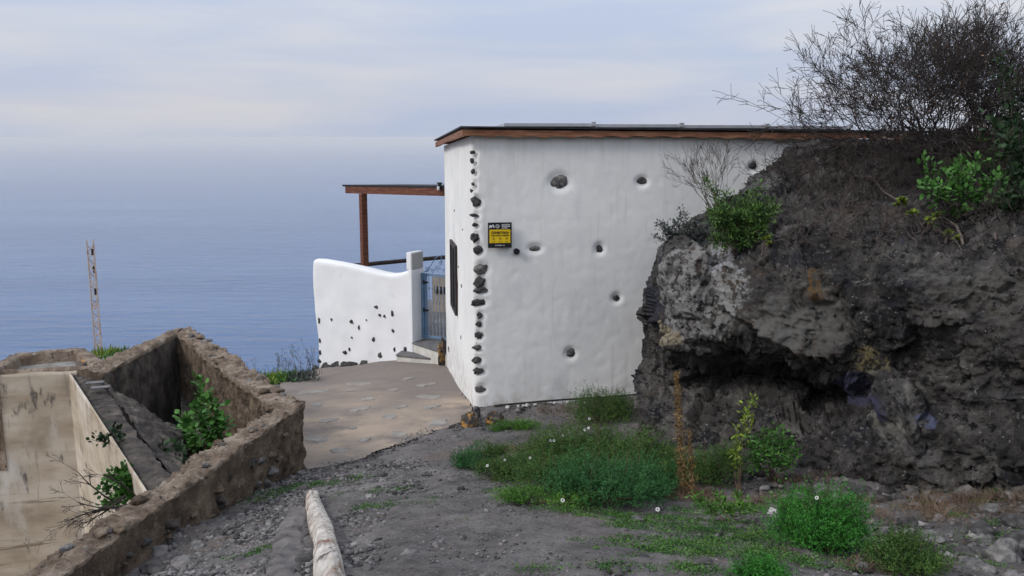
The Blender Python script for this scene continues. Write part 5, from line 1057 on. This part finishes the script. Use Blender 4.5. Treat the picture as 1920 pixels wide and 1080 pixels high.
scatter_gravel('coarse_gravel', 26000, (-3.0, -.4), (3.3, 8.0), .006, .024, M['gravel'], 'angular coarse gravel banked against the outside of the rough parapet', 0, densF)
def densE(x, y):    # grit spilled over the path edge
    d = np.full(len(x), 9.)
    for (a, b) in zip(path_poly[:8], path_poly[1:9]):
        ax, ay = a; bx, by = b; t = np.clip(((x-ax)*(bx-ax)+(y-ay)*(by-ay))/((bx-ax)**2+(by-ay)**2), 0, 1); d = np.minimum(d, np.hypot(x-ax-t*(bx-ax), y-ay-t*(by-ay)))
    return np.exp(-(d/.16)**2)
scatter_gravel('grit', 26000, (-2.2, .2), (7.3, 10.3), .004, .011, M['gravel'], 'fine grit spilled along the edge of the concrete path', 0, densE, .0)
def densS(x, y):
    b_ = np.interp(x, [1.6, 2.2, 3.0, 4.2], [7.6, 7.0, 6.35, 5.75]); return np.clip(np.exp(-((y-b_+.25)/.42)**2)*sstep(1.5, 2.0, x), 0, 1)
scatter_gravel('scree', 5200, (1.5, 5.0), (4.2, 7.8), .012, .07, M['scree'], 'broken rock scree piled along the foot of the outcrop', 1, densS, .15)
RL = [(1700,985,.07),(1770,945,.06),(1840,1000,.09),(1880,1050,.12),(1800,1040,.07),(1750,1010,.06),(1690,940,.05),(1650,920,.06),(1590,915,.07),(1540,920,.06),(1480,915,.05),(1610,955,.05),(1720,960,.045),(1860,960,.06),(1900,985,.08),(1560,945,.05),(1635,990,.04),(1790,985,.05),(1905,1020,.07),(1830,1070,.09),(1740,1050,.05),(1660,1000,.04),
      (1620,930,.09),(1500,935,.06),(1895,895,.12),(1210,870,.05),(1430,985,.05),(1330,870,.05)]
for k, (px, py, s_) in enumerate(RL):
    g = GP(px, py); V, Fc = stone_mesh(g+Vector((0,0,s_*.15)), (s_*rng.uniform(.8,1.3), s_*rng.uniform(.8,1.2), s_*rng.uniform(.45,.75)), 3, .3); mk('loose_rock', V, Fc, M['lavag'] if k % 2 else M['lava'], org=g, label='loose dark lava rock lying on the rubble slope below the outcrop', cat='rock', group='loose rocks below the outcrop')
LL = [(420,930,.05),(390,960,.06),(350,985,.07),(440,945,.045),(470,960,.04),(330,1015,.07),(300,1040,.08),(370,1030,.06),(410,1005,.05),(345,1060,.08),(450,1000,.04),(400,1050,.06),(505,910,.04),(520,895,.04),(480,925,.05),(545,885,.045),(290,1070,.09),(430,1025,.05)]
for k, (px, py, s_) in enumerate(LL):
    g = GP(px, py); V, Fc = stone_mesh(g+Vector((0,0,s_*.1)), (s_*rng.uniform(.8,1.2), s_*rng.uniform(.7,1.1), s_*rng.uniform(.5,.75)), 3, .3); mk('loose_rock', V, Fc, M['gravel'] if k % 3 == 0 else M['lavag'] if k % 2 else M['lava'], org=g, label='loose dark rock at the foot of the rough cistern parapet', cat='rock', group='loose rocks along the parapet')
for (px, py, s, mt, lab) in ((882,792,(.11,.10,.10),'ochre','dark rock with yellow ochre patch at the corner of the house'),(928,786,(.12,.10,.085),'ochre','rust coloured rock right of the ochre patched one'),(893,780,(.055,.05,.09),'lava','small black stone wedged behind the ochre patched rock')):
    g = GP(px, py+6); V, Fc = stone_mesh(g+Vector((0,0,s[2]*.5)), s, 4, .35); mk('corner_rock', V, Fc, M[mt], org=g, label=lab, cat='rock')
for k, (px, py) in enumerate(((600,690),(618,692),(636,690),(655,688),(668,686),(690,684),(585,694))):
    g = onW(px, py)-gv*.12; g.z = H1(g.x, g.y)+.02; V, Fc = stone_mesh(g, (.09, .07, .07), 3, .45); mk('foot_stone', V, Fc, M['lava'], org=g, label='dark rough stone at the foot of the white garden wall', cat='stone', group='stones along the garden wall foot')
for k, (px, py, s_) in enumerate(((985,770,.03),(1000,766,.025),(978,766,.02),(968,772,.02),(1035,768,.02),(1060,764,.025),(948,776,.03))):
    g = onR(px, py)+nR*.14; g.z = H1(g.x, g.y)+.01; V, Fc = stone_mesh(g, (s_*1.4, s_, s_*.7), 2, .3); mk('plaster_crumb', V, Fc, M['debris'], org=g, label='small white crumb of plaster fallen by the house wall', cat='rubble', group='plaster crumbs by the wall')
g = GP(1448, 972); V, Fc = stone_mesh(g+Vector((0,0,.03)), (.06, .035, .028), 3, .5); mk('crumpled_scrap', V, Fc, M['debris'], org=g, label='crumpled white scrap left of the round bright green bush', cat='litter')
g = GP(1196, 938); mb = MB()
for j in range(5): a = j*1.3; mb.add([g+Vector((0,0,.02)), g+Vector((.03*math.cos(a)-.01*math.sin(a), .03*math.sin(a)+.01*math.cos(a), .03)), g+Vector((.045*math.cos(a), .045*math.sin(a), .05)), g+Vector((.03*math.cos(a)+.01*math.sin(a), .03*math.sin(a)-.01*math.cos(a), .02))], [(0,1,2,3)])
mb.build('fallen_leaf', M['orange'], org=g, label='curled orange fallen leaf in front of the thicket', cat='leaf')
for (px, py, lab) in ((1055,938,'white daisy low at the front of the thicket'),(1012,855,'white daisy at the upper left of the thicket'),(1010,838,'white daisy above the others near the dry grass'),(1170,828,'white daisy beside the foot of the rock'),(1105,785,'white daisy on the bush by the house wall'),(1233,955,'tiny white flower beside the fallen orange leaf')):
    g = GP(px, py+14); q_ = P(px, py, g.y-.05); t_ = thing('daisy', (q_.x, q_.y, H1(q_.x, q_.y)), lab, 'flower', 'white daisies'); sg = Segs(); sg.add((q_.x, q_.y, H1(q_.x, q_.y)), q_, .0015, .001); V, Fc = sg.mesh(3); mk('stem', V, Fc, M['fern'], t_); flower(q_, t_, .016)
# log
def log():
    pts = [(586, 932, .045), (590, 960, .058), (600, 995, .066), (612, 1035, .062), (617, 1075, .064), (622, 1130, .066), (628, 1200, .066)]; C_ = []; R_ = []
    for px, py, r_ in pts: d = GP(px, min(py, 1200)); d.z = H1(d.x, d.y)+.035; C_.append(np.array(d)); R_.append(r_*.93)
    C_ = np.array(C_); R_ = np.array(R_); m_ = 110; n_ = 40; u = np.linspace(0, len(C_)-1, m_); cc = np.stack([np.interp(u, range(len(C_)), C_[:, k]) for k in range(3)], 1); rr = np.interp(u, range(len(C_)), R_); rr[0] = .012; rr[1] *= .55; rr[2] *= .8
    ax = unit(np.gradient(cc, axis=0)); x = unit(np.cross(ax, [0,0,1.])); y = np.cross(x, ax); th = np.arange(n_)*2*math.pi/n_
    q = np.stack([np.cos(th)[None]*np.ones((m_, 1))*1.5, np.sin(th)[None]*np.ones((m_, 1))*1.5, np.arange(m_)[:, None]*.05*np.ones((1, n_))], -1).reshape(-1, 3)
    nn = (.17*fbm(q*np.array([1,1,.7]), 2)+.10*fbm(q*np.array([3,3,.4]), 2, True)).reshape(m_, n_); kn = np.exp(-((np.arange(m_)[:, None]-48)/4)**2-((th[None]-1.2)/.5)**2)*.25; r2 = rr[:, None]*(1+nn+kn)
    V = cc[:, None]+x[:, None]*(np.cos(th)[None, :, None]*r2[..., None])+y[:, None]*(np.sin(th)[None, :, None]*r2[..., None]*.85)
    i = np.arange(m_*n_).reshape(m_, n_); j = np.roll(i, -1, 1); Fc = np.stack([i[:-1], j[:-1], j[1:], i[1:]], -1).reshape(-1, 4)
    Fl = [tuple(f) for f in Fc]+[tuple(i[0]), tuple(i[-1][::-1])]
    o = mk('driftwood_log', V.reshape(-1, 3), Fl, M['log'], org=C_[0], smooth=True, label='bleached bare log lying on the gravel in the foreground', cat='log')
log()
# half buried kerb left of the log
pts = [GP(562, 955), GP(550, 1000), GP(540, 1050), GP(532, 1110), GP(525, 1180)]
for p_ in pts: p_.z = H1(p_.x, p_.y)-.005
V = []; Fc = []; n_ = 60
for k in range(n_+1):
    u = k/n_*(len(pts)-1); i_ = min(len(pts)-2, int(u)); c = pts[i_].lerp(pts[i_+1], u-i_)
    for j in range(13):
        a = math.pi*j/12; r_ = .10*(1-.6*math.exp(-k/3.)); nn = fbm(np.array([[c.x*5+j*.3, c.y*5, j*.4]]), 4)[0]
        V.append((c.x+r_*math.cos(a)*(1+.25*nn), c.y, c.z-.02+.06*math.sin(a)**.6*(1+.4*nn)*(1 if 0 < k else .2)))
    if k: b = (k-1)*13; Fc += [(b+j, b+j+1, b+14+j, b+13+j) for j in range(12)]
mk('buried_kerb', V, Fc, material('kerb_concrete', [(.06,.055,.055),(.12,.11,.105),(.17,.15,.14)], scale=6, rough=.9, bump=.8, bscale=40, bdist=.012), org=pts[0], smooth=True, label='half buried rounded concrete edging beside the log', cat='kerb')

# ------------------------------------------------------------------ haze: closed box round camera and scene
def haze():
    m = bpy.data.materials.new('haze_air'); m.use_nodes = True; nt = m.node_tree; nt.nodes.clear()
    out = nt.nodes.new('ShaderNodeOutputMaterial'); v = nt.nodes.new('ShaderNodeVolumePrincipled'); v.inputs['Color'].default_value = (.96,.975,1.0,1); v.inputs['Density'].default_value = HZ; v.inputs['Anisotropy'].default_value = 0
    nt.links.new(v.outputs[0], out.inputs['Volume']); m.cycles.homogeneous_volume = True
    mb = MB(); mb.box((0, 30000, -62), 82000, 60200, 138); mb.build('haze', m, kind='stuff', label='pale sea haze hanging over the water', cat='haze')
HZ = .00014
haze()
